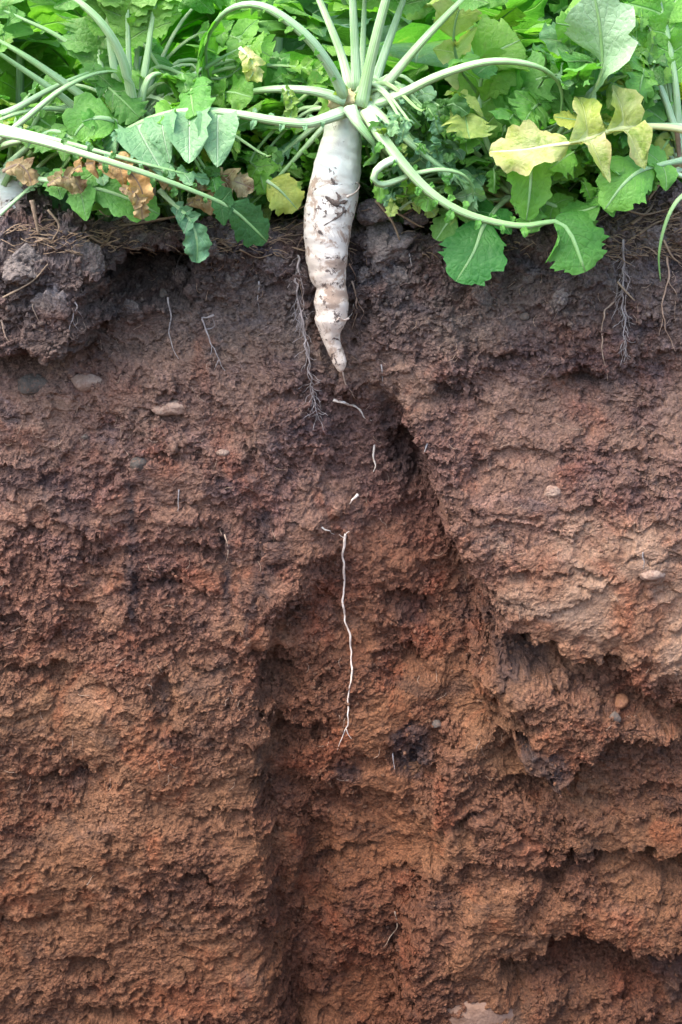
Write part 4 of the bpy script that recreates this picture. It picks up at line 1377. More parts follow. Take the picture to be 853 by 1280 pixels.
ll([(168, 152, -0.005), (163, 110, -0.03), (150, 66, -0.05), (128, 30, -0.06), (98, 2, -0.06), (60, -20, -0.05), (10, -30, -0.03)], r0=0.0072, r1=0.004, bstart=0.62, n_pairs=4, lobe=0.05, term=0.04, lab='thick white stalk arching to the upper left')
ll([(158, 148, 0.01), (146, 100, 0.01), (138, 50, 0.01), (134, 0, 0.01), (130, -70, 0.02)], r0=0.0062, r1=0.003, bstart=0.5, n_pairs=5, lobe=0.06, term=0.05)
ll([(150, 150, 0.015), (134, 108, 0.02), (124, 70, 0.03), (118, 20, 0.05)], r0=0.005, r1=0.003, bstart=0.4, n_pairs=5, lobe=0.05, term=0.04)
ll([(166, 146, 0.0), (162, 90, 0.0), (160, 40, 0.0), (159, -10, 0.0), (156, -80, 0.01)], r0=0.0042, r1=0.0025, bstart=0.4, n_pairs=6, lobe=0.055, term=0.04)
ll([(172, 146, 0.0), (180, 98, 0.0), (188, 44, 0.0), (196, -6, 0.0), (204, -60, 0.01)], r0=0.0052, r1=0.003, bstart=0.5, n_pairs=5, lobe=0.05, term=0.04)
ll([(174, 146, -0.01), (178, 120, -0.015), (186, 98, -0.015), (200, 92, -0.005), (212, 104, 0.01)], r0=0.0055, r1=0.003, bstart=0.75, n_pairs=2, lobe=0.03, term=0.02)
ll([(150, 160, 0.0), (118, 132, -0.015), (70, 96, -0.03), (22, 64, -0.04), (-30, 36, -0.04)], r0=0.0066, r1=0.0045, bstart=0.8, n_pairs=3, lobe=0.04, term=0.03, lab='pale stalk running to the left edge')
ll([(148, 166, 0.01), (112, 148, 0.005), (66, 112, 0.0), (16, 78, -0.005), (-40, 40, -0.005)], r0=0.0055, r1=0.004, bstart=0.8, n_pairs=3, lobe=0.04, term=0.03)
ll([(170, 158, -0.01), (185, 172, -0.03), (205, 190, -0.04), (216, 206, -0.04)], r0=0.004, r1=0.002, bstart=0.15, bmat='leaf_blue', n_pairs=0, lobe=0.02, term=0.018, tf=1.0, hint=(0.2, -1, 0.3))
ll([(158, 160, -0.02), (140, 150, -0.045), (118, 148, -0.05), (100, 160, -0.05), (88, 180, -0.045)], r0=0.004, r1=0.002, bstart=0.1, bmat='leaf_fresh', n_pairs=1, lobe=0.03, term=0.032, tf=0.8, hint=(-0.1, -1, 0.5))

for q_ in ([(150, 158, 0.03), (110, 156, 0.02), (60, 168, 0.0), (0, 176, -0.02), (-50, 190, -0.03)], [(150, 160, 0.02), (100, 140, 0.01), (50, 136, -0.01), (0, 150, -0.02), (-40, 176, -0.02)],
           [(170, 150, 0.03), (205, 118, 0.03), (245, 92, 0.02), (290, 66, 0.01), (330, 52, 0.0)], [(160, 150, 0.03), (120, 90, 0.04), (80, 50, 0.04), (20, 20, 0.04), (-30, 0, 0.04)],
           [(172, 158, 0.0), (215, 150, -0.02), (262, 158, -0.02), (300, 178, -0.01)]):
    ll(q_, r0=0.0048, r1=0.003, bstart=0.75, n_pairs=3, lobe=0.03, term=0.022, wav=0.5, frill=(0.15, 0.75, 8, 0.010))

ll([(-30, 152, -0.05), (40, 168, -0.085), (110, 186, -0.10), (170, 202, -0.10), (225, 216, -0.09), (262, 224, -0.075)], r0=0.0046, r1=0.003, bstart=0.8, bmat='leaf_blue', n_pairs=2, lobe=0.02, term=0.012, wav=0.6, frill=(0.2, 0.8, 8, 0.009))
ll([(-30, 200, -0.03), (30, 150, -0.05), (80, 110, -0.05), (130, 90, -0.03), (180, 96, 0.0)], r0=0.005, r1=0.003, bstart=0.8, n_pairs=2, lobe=0.025, term=0.018, wav=0.5)

# the plant whose root shoulder shows at the far left edge
cfl = P(12, 222, 0.0)
fl = empty('radish_plant', cfl)
tag(fl, 'radish plant at the left edge with grey root shoulder showing beside brown dried leaves', 'plant')
root_tip('root', fl, (0, 0.03, 0.010), 0.030, 0.12, 'radish')
ll([(8, 208, -0.02), (40, 180, -0.04), (70, 164, -0.05), (112, 190, -0.055)], pl=fl, r0=0.005, r1=0.003, bstart=0.6, n_pairs=2, lobe=0.03, term=0.02)
ll([(-30, 160, -0.07), (40, 174, -0.10), (110, 194, -0.118), (180, 216, -0.118), (245, 240, -0.105), (285, 258, -0.09), (312, 280, -0.075), (334, 302, -0.065)], pl=fl, r0=0.0050, r1=0.0034, bstart=0.78, bmat='leaf_dark', n_pairs=1, lobe=0.03, term=0.024, tf=0.75, hint=(0.2, -1, 0.4), lab='long stalk lying along the rim and ending in a flopped green leaf', frill=(0.3, 0.78, 12, 0.010))
ll([(-30, 148, 0.0), (10, 140, -0.01), (62, 112, -0.02), (108, 92, -0.02), (128, 88, -0.01)], pl=fl, r0=0.006, r1=0.0035, bstart=0.85, n_pairs=2, lobe=0.03, term=0.02)
ll([(-10, 186, -0.02), (30, 176, -0.03), (80, 182, -0.035), (120, 200, -0.03)], pl=fl, r0=0.0045, r1=0.003, bstart=0.7, n_pairs=3, lobe=0.02, term=0.015)
ll([(8, 212, -0.03), (36, 222, -0.06), (80, 228, -0.075), (130, 238, -0.08), (168, 252, -0.08), (200, 268, -0.075)], pl=fl, r0=0.004, r1=0.0025, bstart=0.35, bmat='leaf_fresh', n_pairs=2, lobe=0.04, term=0.026, tf=0.6, hint=(0.1, -0.8, 0.6), lab='bright green leaf lying on the rim at the left')
ll([(0, 268, -0.055), (18, 252, -0.055), (44, 230, -0.05), (66, 218, -0.045)], pl=fl, r0=0.003, r1=0.002, bstart=0.5, bmat='leaf_blue', n_pairs=4, lobe=0.010, term=0.008)
ll([(200, 238, -0.055), (216, 254, -0.07), (232, 268, -0.08), (243, 286, -0.085), (247, 308, -0.085), (246, 328, -0.083)], pl=fl, r0=0.003, r1=0.002, bstart=0.3, bmat='leaf_blue', n_pairs=3, lobe=0.018, term=0.016, tf=0.6, hint=(0, -1, 0.2), wav=0.7, cup=0.5, lab='wilted leaf hanging limp over the rim')

# ------------------------------------------------------------------ the plants at the right
cr_ = P(850, 205, 0.02)
right = empty('radish_plant', cr_)
tag(right, 'radish plant at the right edge with a large yellow leaf reaching left', 'plant')
lump_part(right, 'crown', P(852, 205, 0.03), 0.02, 'crown', 41, (1, 0.9, 0.7))


def rl(pts, **kw):
    return make_leaf(right, [P(*p) for p in pts], **kw)


rl([(872, 168, -0.02), (840, 160, -0.05), (800, 158, -0.07), (760, 164, -0.085), (728, 176, -0.09), (690, 182, -0.09), (650, 188, -0.085), (612, 190, -0.075)], r0=0.004, r1=0.003, bstart=0.36, bmat='leaf_yellow', smat='stalk_yellow', n_pairs=2, lobe=0.060, term=0.029, tf=0.5, fwd=-8, droop=0.45, wl=0.22, cup=0.5, hint=(0, -0.9, 0.45), wav=0.6, first=0.6, lab='large yellow leaf with long hanging lobes')
rl([(868, 158, -0.01), (820, 156, -0.03), (770, 156, -0.045), (720, 150, -0.05), (692, 146, -0.05)], r0=0.0036, r1=0.002, bstart=0.45, bmat='leaf_yellowing', n_pairs=4, lobe=0.035, term=0.016, wl=0.4)
rl([(856, 200, -0.02), (830, 205, -0.06), (800, 214, -0.08), (778, 232, -0.09), (756, 262, -0.09)], r0=0.004, r1=0.0025, bstart=0.3, bmat='leaf_fresh', n_pairs=1, lobe=0.04, term=0.030, tf=0.75, hint=(-0.1, -1, 0.5), lab='green leaf lying on the right rim')
rl([(850, 212, -0.02), (815, 225, -0.05), (770, 244, -0.06), (735, 262, -0.06), (700, 266, -0.055)], r0=0.0036, r1=0.002, bstart=0.3, bmat='leaf_fresh', n_pairs=3, lobe=0.032, term=0.02)
rl([(866, 236, -0.06), (846, 252, -0.07), (832, 280, -0.075), (824, 318, -0.075), (826, 352, -0.07)], r0=0.0030, r1=0.0015, bstart=1.0, smat='stalk_green', lab='thin green blade hanging over the right rim')
rl([(862, 222, -0.05), (830, 216, -0.06), (790, 222, -0.06), (760, 238, -0.055)], r0=0.0036, r1=0.002, bstart=0.35, bmat='leaf', n_pairs=3, lobe=0.025, term=0.018)
rl([(852, 190, 0.0), (830, 120, 0.0), (800, 60, 0.0), (760, 20, 0.01), (710, 10, 0.03)], r0=0.005, r1=0.003, bstart=0.35, bmat='leaf', n_pairs=4, lobe=0.06, term=0.05)
rl([(850, 190, 0.01), (846, 120, 0.01), (838, 60, 0.02), (824, 0, 0.03), (800, -50, 0.05)], r0=0.005, r1=0.003, bstart=0.35, bmat='leaf_fresh', n_pairs=4, lobe=0.06, term=0.05)

cm = P(640, 250, 0.055)
mid_r = empty('radish_plant', cm)
tag(mid_r, 'radish plant with broad light green leaves hanging over the rim right of the exposed radish', 'plant')
lump_part(mid_r, 'crown', P(640, 246, 0.06), 0.018, 'crown', 43, (1, 0.9, 0.7))


def nl(pts, **kw):
    return make_leaf(mid_r, [P(*p) for p in pts], **kw)


nl([(640, 240, 0.03), (650, 200, -0.02), (660, 196, -0.05), (664, 215, -0.065), (662, 245, -0.07), (658, 276, -0.068)], r0=0.004, r1=0.002, bstart=0.42, bmat='leaf_fresh', n_pairs=0, term=0.027, tf=1.0, T=24, hint=(0.1, -1, 0.2), lab='oblong light green leaf facing the pit')
nl([(636, 246, 0.03), (620, 262, -0.02), (604, 284, -0.045), (592, 316, -0.062), (570, 352, -0.066)], r0=0.004, r1=0.002, bstart=0.32, bmat='leaf_lobed', n_pairs=1, lobe=0.042, term=0.038, tf=0.72, T=24, hint=(-0.1, -0.8, 0.6), lab='deep green lobed leaf hanging lowest over the rim')
nl([(644, 240, 0.03), (668, 210, 0.0), (690, 190, -0.02), (706, 196, -0.04), (716, 224, -0.045)], r0=0.004, r1=0.002, bstart=0.4, bmat='leaf', n_pairs=2, lobe=0.04, term=0.024)
nl([(646, 250, 0.03), (690, 256, -0.03), (716, 276, -0.045), (726, 300, -0.045)], r0=0.004, r1=0.002, bstart=0.4, bmat='leaf_fresh', n_pairs=1, lobe=0.03, term=0.024, hint=(0.1, -1, 0.3))
nl([(636, 240, 0.03), (606, 220, 0.0), (584, 224, -0.02), (570, 246, -0.03)], r0=0.0036, r1=0.002, bstart=0.2, bmat='leaf_blue', n_pairs=5, lobe=0.022, term=0.012, wav=0.6)
nl([(634, 250, 0.03), (600, 252, -0.01), (566, 272, -0.03), (545, 300, -0.035)], r0=0.0036, r1=0.002, bstart=0.3, bmat='leaf', n_pairs=3, lobe=0.03, term=0.018)
nl([(640, 240, 0.04), (630, 180, 0.03), (640, 130, 0.02), (670, 100, 0.01), (700, 96, 0.01)], r0=0.0045, r1=0.002, bstart=0.25, bmat='leaf_fresh', n_pairs=4, lobe=0.06, term=0.04, hint=(-0.2, -0.8, 0.6))
nl([(640, 240, 0.04), (606, 170, 0.03), (600, 110, 0.03), (616, 70, 0.02), (650, 50, 0.02)], r0=0.0045, r1=0.002, bstart=0.35, bmat='leaf', n_pairs=3, lobe=0.06, term=0.045, hint=(-0.2, -0.9, 0.5))
nl([(644, 240, 0.04), (700, 165, 0.0), (748, 105, -0.05), (752, 50, -0.075), (742, -14, -0.085)], r0=0.0045, r1=0.003, bstart=0.5, bmat='leaf_gloss', n_pairs=1, lobe=0.034, term=0.042, tf=0.8, hint=(-0.35, -0.6, 0.85), lab='glossy bluish leaf reflecting the sky at the top right')
nl([(640, 240, 0.05), (600, 160, 0.05), (580, 100, 0.04), (568, 60, 0.02), (570, 25, 0.01), (582, -5, 0.01)], r0=0.004, r1=0.002, bstart=0.52, bmat='leaf_yellow', n_pairs=2, lobe=0.036, term=0.028, hint=(0.1, -1, 0.3), wav=0.4, lab='yellow wilted leaf at the top right of the crown')

# smaller leaves crowding round the bases, hanging and tangled
def tangle(pl, c, n, box_, dep, seed, size=(0.045, 0.085), mats=('leaf_fresh', 'leaf', 'leaf_blue', 'leaf_dark', 'leaf_yellowing'), wts=(6, 6, 2, 0.7, 1.2)):
    rg_ = random.Random(seed)
    for k in range(n):
        x, y = rg_.uniform(box_[0], box_[2]), rg_.uniform(box_[1], box_[3])
        d = rg_.uniform(*dep)
        e = P(x, y, d)
        c0 = Vector(c) + Vector((rg_.uniform(-0.01, 0.01), rg_.uniform(0, 0.02), rg_.uniform(-0.01, 0.01)))
        L_ = rg_.uniform(*size)
        a = rg_.uniform(-1, 1)
        out = (e - c0); out.z = 0
        out = out.normalized() if out.length > 1e-4 else Vector((0, -1, 0))
        up = e + Vector((0, 0.01, 0.02 + 0.02 * rg_.random()))
        m = c0.lerp(up, 0.5) + Vector((0, 0.0, 0.012 + 0.02 * rg_.random()))
        dr = (out * rg_.uniform(0.2, 1.0) + Vector((0.5 * a, -0.4, rg_.uniform(-1.0, 0.35)))).normalized()
        tip = up + dr * L_
        tip2 = up + dr * L_ * 0.5 + Vector((0, -0.006, 0.006))
        make_leaf(pl, [c0, m, up, tip2, tip], r0=rg_.uniform(0.0026, 0.004), r1=0.0018, bstart=(up - c0).length / ((up - c0).length + L_) * rg_.uniform(0.8, 1.0), bmat=rg_.choices(mats, wts)[0],
                  smat=rg_.choice(['stalk', 'stalk_green']), n_pairs=rg_.choice([2, 3, 4, 5]), lobe=L_ * rg_.uniform(0.25, 0.42), term=L_ * rg_.uniform(0.2, 0.36), tf=rg_.uniform(0.3, 0.5), wl=rg_.uniform(0.28, 0.45),
                  hint=(rg_.uniform(-0.4, 0.4), -0.9, rg_.uniform(0.1, 0.8)), wav=rg_.uniform(0.3, 0.9), cup=rg_.uniform(-0.2, 0.5), droop=rg_.uniform(0.1, 0.6), seed=seed * 100 + k, nseg=16, J=6, T=18, lobing=rg_.uniform(0.2, 0.4))


tangle(left, cl, 16, (60, 120, 300, 225), (-0.03, 0.06), 1)
tangle(left, cl, 10, (150, 20, 400, 130), (0.03, 0.12), 2, (0.06, 0.10))
tangle(left, cl, 14, (70, 205, 340, 262), (-0.075, -0.03), 12, (0.022, 0.045), wts=(5, 3, 5, 2, 2))
tangle(mid_r, cm, 10, (470, 235, 600, 285), (-0.06, -0.02), 13, (0.02, 0.04), wts=(4, 3, 5, 2, 2))
tangle(fl, cfl, 12, (-10, 120, 140, 225), (-0.02, 0.06), 3)
tangle(main, crown, 12, (455, 160, 560, 245), (-0.05, 0.02), 4, (0.03, 0.055), wts=(3, 2, 8, 1, 1))
tangle(main, crown, 12, (462, 165, 545, 225), (-0.085, -0.045), 9, (0.016, 0.032), wts=(3, 1, 9, 2, 0.4))
tangle(main, crown, 6, (310, 160, 400, 240), (0.02, 0.06), 5, (0.04, 0.06))
tangle(mid_r, cm, 26, (540, 90, 760, 255), (-0.04, 0.06), 6)
tangle(mid_r, cm, 10, (560, 225, 740, 300), (-0.05, -0.01), 7, (0.03, 0.06), wts=(6, 5, 2, 1.5, 2))
tangle(right, cr_, 22, (720, 60, 860, 225), (-0.04, 0.06), 8)

# dried and yellowed leaves lying loose on the rim
def loose(name, pts, label, bmat='leaf_dry', **kw):
    pts = [P(*p) for p in pts]
    o = empty(name, pts[0])
    tag(o, label, 'leaf')
    make_leaf(o, pts, smat='stalk_dry' if bmat == 'leaf_dry' else 'stalk', bmat=bmat, **kw)
    return o


loose('dried_leaf', [(82, 222, -0.075), (105, 206, -0.088), (135, 206, -0.095), (160, 214, -0.098), (175, 232, -0.098), (182, 256, -0.095)], 'crumpled tan dried leaf draped over the left stalk', r0=0.0022, r1=0.001, bstart=0.15, n_pairs=4, lobe=0.022, term=0.014, wav=1.0, droop=0.6, cup=0.6, hint=(0, -0.9, 0.5))
loose('dried_leaf', [(4, 214, -0.06), (22, 206, -0.068), (34, 214, -0.07), (40, 232, -0.07)], 'small brown dried leaf at the left edge', r0=0.002, r1=0.001, bstart=0.1, n_pairs=3, lobe=0.02, term=0.012, wav=1.0, droop=0.5, hint=(0, -0.9, 0.5))
loose('dried_leaf', [(240, 236, -0.02), (262, 224, -0.03), (290, 226, -0.035), (318, 236, -0.03)], 'orange brown dried leaf on the ground left of the radish', r0=0.002, r1=0.001, bstart=0.1, n_pairs=4, lobe=0.022, term=0.014, wav=1.0, droop=0.5, hint=(0, -0.9, 0.5))
loose('dried_leaf', [(300, 60, -0.045), (312, 72, -0.055), (318, 86, -0.058), (312, 100, -0.055)], 'crumpled yellow dried leaf caught on the upper left stalk', bmat='leaf_yellow', r0=0.002, r1=0.001, bstart=0.1, n_pairs=3, lobe=0.018, term=0.012, wav=1.1, droop=0.5, hint=(0, -1, 0.3))
loose('dried_leaf', [(186, 226, -0.07), (200, 214, -0.075), (214, 222, -0.075), (222, 236, -0.07)], 'small rusty dried leaf between the tan leaf and the orange one', r0=0.002, r1=0.001, bstart=0.1, n_pairs=2, lobe=0.018, term=0.012, wav=1.0, hint=(0, -0.9, 0.5))
loose('dried_leaf', [(60, 232, -0.085), (76, 222, -0.092), (92, 226, -0.094), (104, 240, -0.092)], 'curled pale brown leaf scrap left of the crumpled tan leaf', r0=0.0018, r1=0.001, bstart=0.1, n_pairs=3, lobe=0.016, term=0.010, wav=1.2, droop=0.8, cup=0.7, hint=(0, -0.9, 0.5))
loose('dried_leaf', [(150, 236, -0.1), (166, 240, -0.104), (176, 254, -0.104), (178, 274, -0.10)], 'shrivelled tan leaf tip hanging below the crumpled tan leaf', r0=0.0018, r1=0.001, bstart=0.05, n_pairs=3, lobe=0.013, term=0.009, wav=1.2, droop=0.9, cup=0.8, hint=(0, -0.9, 0.3))
loose('dried_leaf', [(232, 258, -0.05), (250, 250, -0.056), (268, 256, -0.058), (280, 268, -0.055)], 'rusty leaf scrap on the ground behind the wilted hanging leaf', r0=0.0018, r1=0.001, bstart=0.1, n_pairs=3, lobe=0.015, term=0.010, wav=1.2, droop=0.7, cup=0.6, hint=(0, -0.9, 0.5))
loose('dried_leaf', [(354, 108, -0.05), (362, 120, -0.058), (366, 134, -0.06), (362, 148, -0.058)], 'limp faded leaf scrap hanging from the stalk just left of the crown', bmat='leaf_yellowing', r0=0.0018, r1=0.001, bstart=0.1, n_pairs=3, lobe=0.012, term=0.008, wav=1.2, droop=0.8, cup=0.8, hint=(0, -1, 0.3))
loose('yellow_leaf', [(334, 226, -0.005), (348, 236, -0.012), (360, 248, -0.014), (372, 262, -0.012)], 'yellow leaf on the ground just left of the radish root', bmat='leaf_yellowing', r0=0.002, r1=0.001, bstart=0.05, n_pairs=0, term=0.024, tf=1.0, hint=(0, -1, 0.4), wav=0.4)
loose('yellow_leaf', [(500, 262, -0.02), (515, 252, -0.03), (532, 256, -0.035), (545, 270, -0.035)], 'small yellowing leaf under the curled stalk', bmat='leaf_yellowing', r0=0.002, r1=0.001, bstart=0.05, n_pairs=2, lobe=0.014, term=0.010, hint=(0, -1, 0.4))

# ------------------------------------------------------------------ roots in the soil face
def soil_root(name, pts, r, mat, label, branches=(), out=0.0012, group=None, wig=1.2, taper=0.75, seedv=0, hairs=0):
    rg_ = random.Random(seedv + int(pts[0][0] * 3 + pts[0][1]))

    def line(pp, r_, o_out):
        q = []
        for i in range(len(pp) - 1):
            (a, b), (c, d) = pp[i], pp[i + 1]
            n = max(2, int(math.hypot(c - a, d - b) / 7))
            for k in range(n):
                t = k / n
                q.append((a + (c - a) * t + rg_.uniform(-wig, wig), b + (d - b) * t + rg_.uniform(-wig, wig)))
        q.append(pp[-1])
        raw = [seat(x, y, o_out, 5) for x, y in q]
        ys = [p.y for p in raw]
        ys = [v + (0.0022 if i in (0, len(ys) - 1) else 0) for i, v in enumerate(ys)]
        sm_ = [min(ys[max(0, i - 1):i + 2]) for i in range(len(ys))]
        raw = [P(x, y, sm_[i]) for i, (x, y) in enumerate(q)]
        return catmull(raw, max(8, len(raw) * 3))
    q = line(pts, r, out)
    o = q[0].copy()
    mb = MB()
    tube(mb, [p - o for p in q], lambda t: r * (1 - taper * t) * (1 + 0.18 * math.sin(t * 37)), 7)
    ob = mb.build(name, M[mat])
    ob.location = o
    tag(ob, label, 'root', group)
    if hairs:
        m_ = MB()
        for k in range(hairs):
            i = rg_.randrange(len(pts) - 1)
            u = rg_.random()
            x, y = pts[i][0] * (1 - u) + pts[i + 1][0] * u, pts[i][1] * (1 - u) + pts[i + 1][1] * u
            hp, a = [], rg_.gauss(1.57, 0.4)
            for j in range(5):
                hp.append(seat(x, y, out * rg_.uniform(0.6, 1.5), 4))
                a += rg_.uniform(-0.6, 0.6)
                x += math.cos(a) * rg_.uniform(2, 6); y += math.sin(a) * rg_.uniform(3, 7)
            yy = min(p.y for p in hp)
            tube(m_, [Vector((p.x, min(p.y, yy + 0.004), p.z)) - o for p in catmull(hp, 10)], 0.00030, 4)
        hh = m_.build('root_hairs', M[mat], ob)
        hh['kind'] = 'stuff'
    for k, b in enumerate(branches):
        bq = line(b, r * 0.5, out)
        m_ = MB()
        tube(m_, [p - o for p in bq], lambda t: r * 0.5 * (1 - 0.7 * t), 6)
        m_.build('rootlet', M[mat], ob)
    return ob


soil_root('white_root', [(431, 668), (429, 690), (430, 720), (428, 752), (432, 776), (439, 800), (440, 830), (437, 860), (435, 885), (435, 908)], 0.0015, 'root_pale',
          'long white root running down the middle of the trench', [[(435, 906), (428, 922), (422, 938)], [(433, 912), (440, 924)], [(431, 670), (437, 664)], [(431, 672), (424, 668)]], taper=0.45)
soil_root('white_root', [(418, 498), (430, 503), (440, 508), (450, 514), (465, 526)], 0.0019, 'root_pale', 'short crinkled white root piece under the radish tip', [[(440, 507), (452, 512)]], wig=2.2)
soil_root('white_root', [(469, 553), (467, 570), (469, 582), (465, 595)], 0.0016, 'root_pale', 'short white root piece left of the dark hole')
soil_root('white_root', [(447, 618), (440, 626), (437, 630)], 0.0020, 'root_pale', 'tiny white root stub above the long white root')
soil_root('fine_root', [(428, 464), (432, 480), (438, 490), (444, 498)], 0.0009, 'root_tan', 'hair thin root tip trailing below the radish')
soil_root('fine_root', [(210, 372), (214, 395), (212, 415), (216, 435), (226, 452)], 0.0011, 'root_grey', 'thin pale root dangling below the dark left cavity')
soil_root('fine_root', [(268, 394), (252, 398), (258, 412), (264, 430), (274, 450), (282, 464)], 0.0012, 'root_grey', 'looped pale root right of the dangling one', [[(258, 412), (268, 408), (266, 398)], [(266, 432), (262, 446)], [(274, 450), (268, 462)]])
soil_root('fine_root', [(324, 352), (322, 370), (324, 392)], 0.0009, 'root_grey', 'short pale root left of the long hanging root bundle')
soil_root('root_bundle', [(374, 318), (370, 350), (374, 380), (380, 410), (382, 440), (388, 470), (392, 500), (398, 520)], 0.0012, 'root_grey', 'hairy grey root bundle hanging left of the radish',
          [[(374, 330), (380, 370), (378, 400), (386, 440), (390, 480)], [(372, 360), (366, 384), (374, 404), (384, 425)], [(380, 410), (388, 440), (386, 466), (396, 500)], [(397, 516), (388, 520)], [(397, 516), (408, 516)], [(397, 518), (404, 526)], [(376, 390), (370, 410)]], out=0.003, hairs=70, wig=2.2)
soil_root('root_bundle', [(778, 300), (780, 330), (778, 360), (780, 395), (782, 440)], 0.0012, 'root_grey', 'hairy grey root bundle hanging at the right',
          [[(778, 320), (786, 350), (782, 380), (788, 410)], [(780, 340), (770, 366), (774, 394)], [(780, 370), (768, 390), (764, 402)], [(780, 390), (785, 420)]], out=0.003, hairs=55, wig=2.2)
soil_root('fine_root', [(768, 376), (756, 388), (752, 410), (754, 440), (760, 476)], 0.0010, 'root_tan', 'thin tan root left of the right root bundle')
soil_root('fine_root', [(835, 320), (836, 350), (828, 380), (832, 410), (845, 440)], 0.0012, 'root_tan', 'thin tan root at the right edge under the green blade', [[(836, 350), (846, 370), (844, 400)], [(830, 390), (824, 420)]])
soil_root('fine_root', [(440, 352), (446, 372), (446, 395), (440, 412)], 0.0012, 'root_tan', 'thin brown root along the right side of the radish', [[(446, 372), (454, 390), (450, 404)]])
soil_root('fine_root', [(534, 552), (532, 566), (536, 584)], 0.0010, 'root_grey', 'short thin root on the right block beside the hole')
soil_root('fine_root', [(476, 456), (478, 478)], 0.0009, 'root_grey', 'tiny upright root just right of the radish tip')
soil_root('fine_root', [(282, 668), (286, 685), (282, 704)], 0.0009, 'root_tan', 'short pale root in the black stained channel at left')
soil_root('fine_root', [(146, 834), (152, 826), (158, 822)], 0.0006, 'root_tan', 'tiny tan root curl on the lower left block')
soil_root('fine_root', [(181, 852), (188, 858), (192, 866)], 0.0006, 'root_tan', 'tiny tan root left of the small dark hollow')
soil_root('fine_root', [(402, 660), (412, 664), (418, 668)], 0.0010, 'root_pale', 'tiny sideways root left of the long white root top')
soil_root('fine_root', [(494, 1140), (496, 1160), (488, 1172), (478, 1186)], 0.0010, 'root_tan', 'thin tan root deep in the lower trench')
soil_root('fine_root', [(490, 940), (492, 956), (494, 964)], 0.0009, 'root_grey', 'hair thin root beside the black stained clod')
soil_root('fine_root', [(108, 1106), (114, 1098), (118, 1094)], 0.0006, 'root_tan', 'tiny tan root on the bottom left block')
soil_root('fine_root', [(224, 612), (224, 630), (222, 640)], 0.0009, 'root_grey', 'tiny root on the left ledge')
soil_root('fine_root', [(804, 690), (805, 702), (804, 712)], 0.0008, 'root_grey', 'hair thin root above the small pale stone')
soil_root('fine_root', [(46, 372), (40, 384), (48, 400)], 0.0012, 'root_tan', 'tan root loop on the big dark clod')
soil_root('fine_root', [(92, 375), (96, 385), (90, 398), (84, 420)], 0.0010, 'root_grey', 'pale hairy root on the big dark clod', [[(94, 386), (104, 398)], [(90, 398), (98, 412)]])
soil_root('fine_root', [(2, 400), (6, 415), (12, 428)], 0.0013, 'root_tan', 'tan root at the left edge beside the big dark clod')
soil_root('fine_root', [(228, 318), (222, 330), (218, 350)], 0.0010, 'root_grey', 'pale root hanging over the mouth of the left cavity', [[(222, 330), (228, 344)]])
soil_root('fine_root', [(512, 318), (515, 335), (514, 346)], 0.0008, 'root_grey', 'hair thin root left of the deep green lobed leaf')

# hair roots across the face too thin to count
hair = MB()
hr = random.Random(9)
for k in range(260):
    x, y = hr.uniform(0, 853), 300 + 700 * hr.random() ** 2.0
    a = hr.uniform(0.6, 2.5)
    q = []
    for i in range(5):
        q.append(seat(x, y, 0.0012, 2))
        a += hr.uniform(-0.7, 0.7)
        x += math.cos(a) * hr.uniform(2, 5); y += math.sin(a) * hr.uniform(2, 5)
    if max(p.y for p in q) - min(p.y for p in q) > 0.012: continue
    tube(hair, catmull(q, 9), 0.00028, 4)
ho = hair.build('hair_roots', M['root_tan'])
tag(ho, 'hair thin roots scattered over the upper soil face', 'hair roots', kind='stuff')

# ------------------------------------------------------------------ dry stems and litter on the rim
def rimz(px, py):
    return seat(px, py, 0.007, 4)


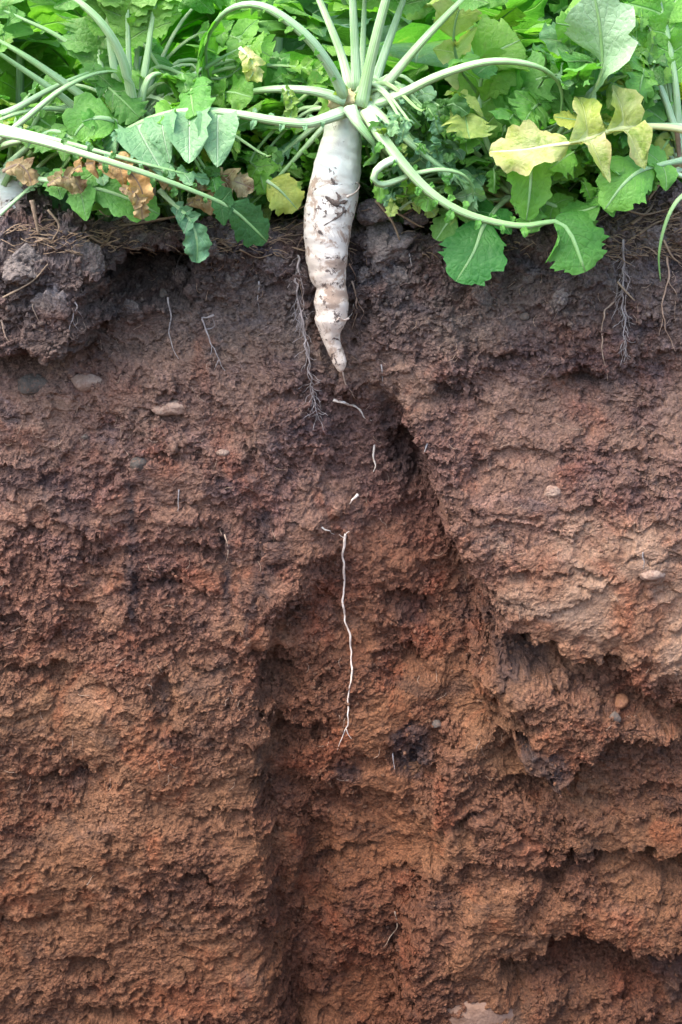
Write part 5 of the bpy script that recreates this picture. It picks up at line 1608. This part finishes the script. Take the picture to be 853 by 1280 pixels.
ds = random.Random(31)
STEMS = [((-5, 272), (60, 278), (85, 274), 3.4, 'thick dry brown stem lying on the rim at the left edge'), ((90, 283), (150, 282), (226, 270), 3.6, 'long dry brown stem lying along the left rim'),
         ((40, 250), (44, 270), (48, 292), 3.0, 'upright dry stub on the left rim'), ((95, 268), (112, 252), (122, 246), 1.6, 'thin dry twig slanting up from the left rim'),
         ((104, 290), (130, 304), (142, 284), 2.6, 'curled dry root on the left rim'), ((60, 262), (74, 282), (66, 300), 2.0, 'dry straw sticking over the left rim'),
         ((4, 372), (40, 352), (60, 330), 2.0, 'dry straw slanting across the left brown clod'), ((226, 268), (250, 296), (276, 310), 1.6, 'thin straw near the wilted hanging leaf'),
         ((300, 312), (322, 322), (340, 318), 1.6, 'thin straw left of the radish root'), ((352, 276), (368, 272), (382, 262), 1.2, 'fine pale straw touching the radish root'),
         ((470, 250), (490, 276), (500, 300), 3.0, 'dark dry stem leaning right of the radish'), ((490, 262), (520, 280), (530, 284), 2.4, 'short dark stem under the right stalks'),
         ((770, 262), (800, 250), (830, 236), 2.6, 'dry straw on the right rim'), ((790, 280), (812, 262), (822, 240), 2.6, 'dry straw beside the reddish clod at right'),
         ((782, 262), (806, 268), (834, 262), 2.2, 'flat dry straw across the right rim'), ((800, 292), (822, 278), (850, 272), 2.4, 'lowest dry straw on the right rim'),
         ((810, 250), (826, 228), (832, 214), 2.4, 'upright dry straw on the right rim'), ((846, 160), (848, 180), (850, 205), 4.5, 'brown dry stem at the right edge'),
         ((830, 300), (840, 320), (852, 330), 2.0, 'short dry straw hanging at the right edge'), ((772, 352), (784, 366), (794, 376), 2.0, 'dry straw chip beside the right root bundle'),
         ((140, 262), (160, 270), (176, 268), 1.8, 'short dry straw under the bright green leaf'), ((120, 312), (136, 318), (150, 312), 1.4, 'thin root straw above the left cavity')]
for k, (a, b, c, r, lab) in enumerate(STEMS):
    q = [rimz(*a), rimz(*b), rimz(*c)]
    if abs(q[0].y - q[1].y) > 0.05 or abs(q[2].y - q[1].y) > 0.05:
        yy = min(p.y for p in q); q = [P(*a, yy), P(*b, yy), P(*c, yy)]
    o = q[0].copy()
    mb = MB()
    tube(mb, [p - o for p in catmull(q, 16)], lambda t: r * 0.00085 * (1 - 0.45 * t) * ds.uniform(0.85, 1.15), 7, 0.7)
    ob = mb.build('dry_stem', M['stalk_dry'])
    ob.location = o
    tag(ob, lab, 'dry stem', 'dry stems on the rim')
lit = MB()
for k in range(900):
    x = ds.choice([ds.uniform(0, 350), ds.uniform(740, 853), ds.uniform(0, 853)])
    y = ds.uniform(262, 318) if x < 740 else ds.uniform(235, 320)
    p = seat(x, y, 0.003)
    if p.y > 0.12: continue
    a = ds.uniform(-0.6, 0.6)
    L_ = ds.uniform(0.006, 0.022)
    d = Vector((math.cos(a), ds.uniform(-0.3, 0.1), math.sin(a))) * L_
    tube(lit, catmull([p, p + d * 0.5 + Vector((0, -0.001, ds.uniform(-0.002, 0.003))), p + d], 6), ds.uniform(0.0004, 0.0011), 5, 0.5)
lo = lit.build('plant_litter', M['stalk_dry'])
tag(lo, 'fine dry straw and root litter strewn along the soil rim', 'litter', kind='stuff')
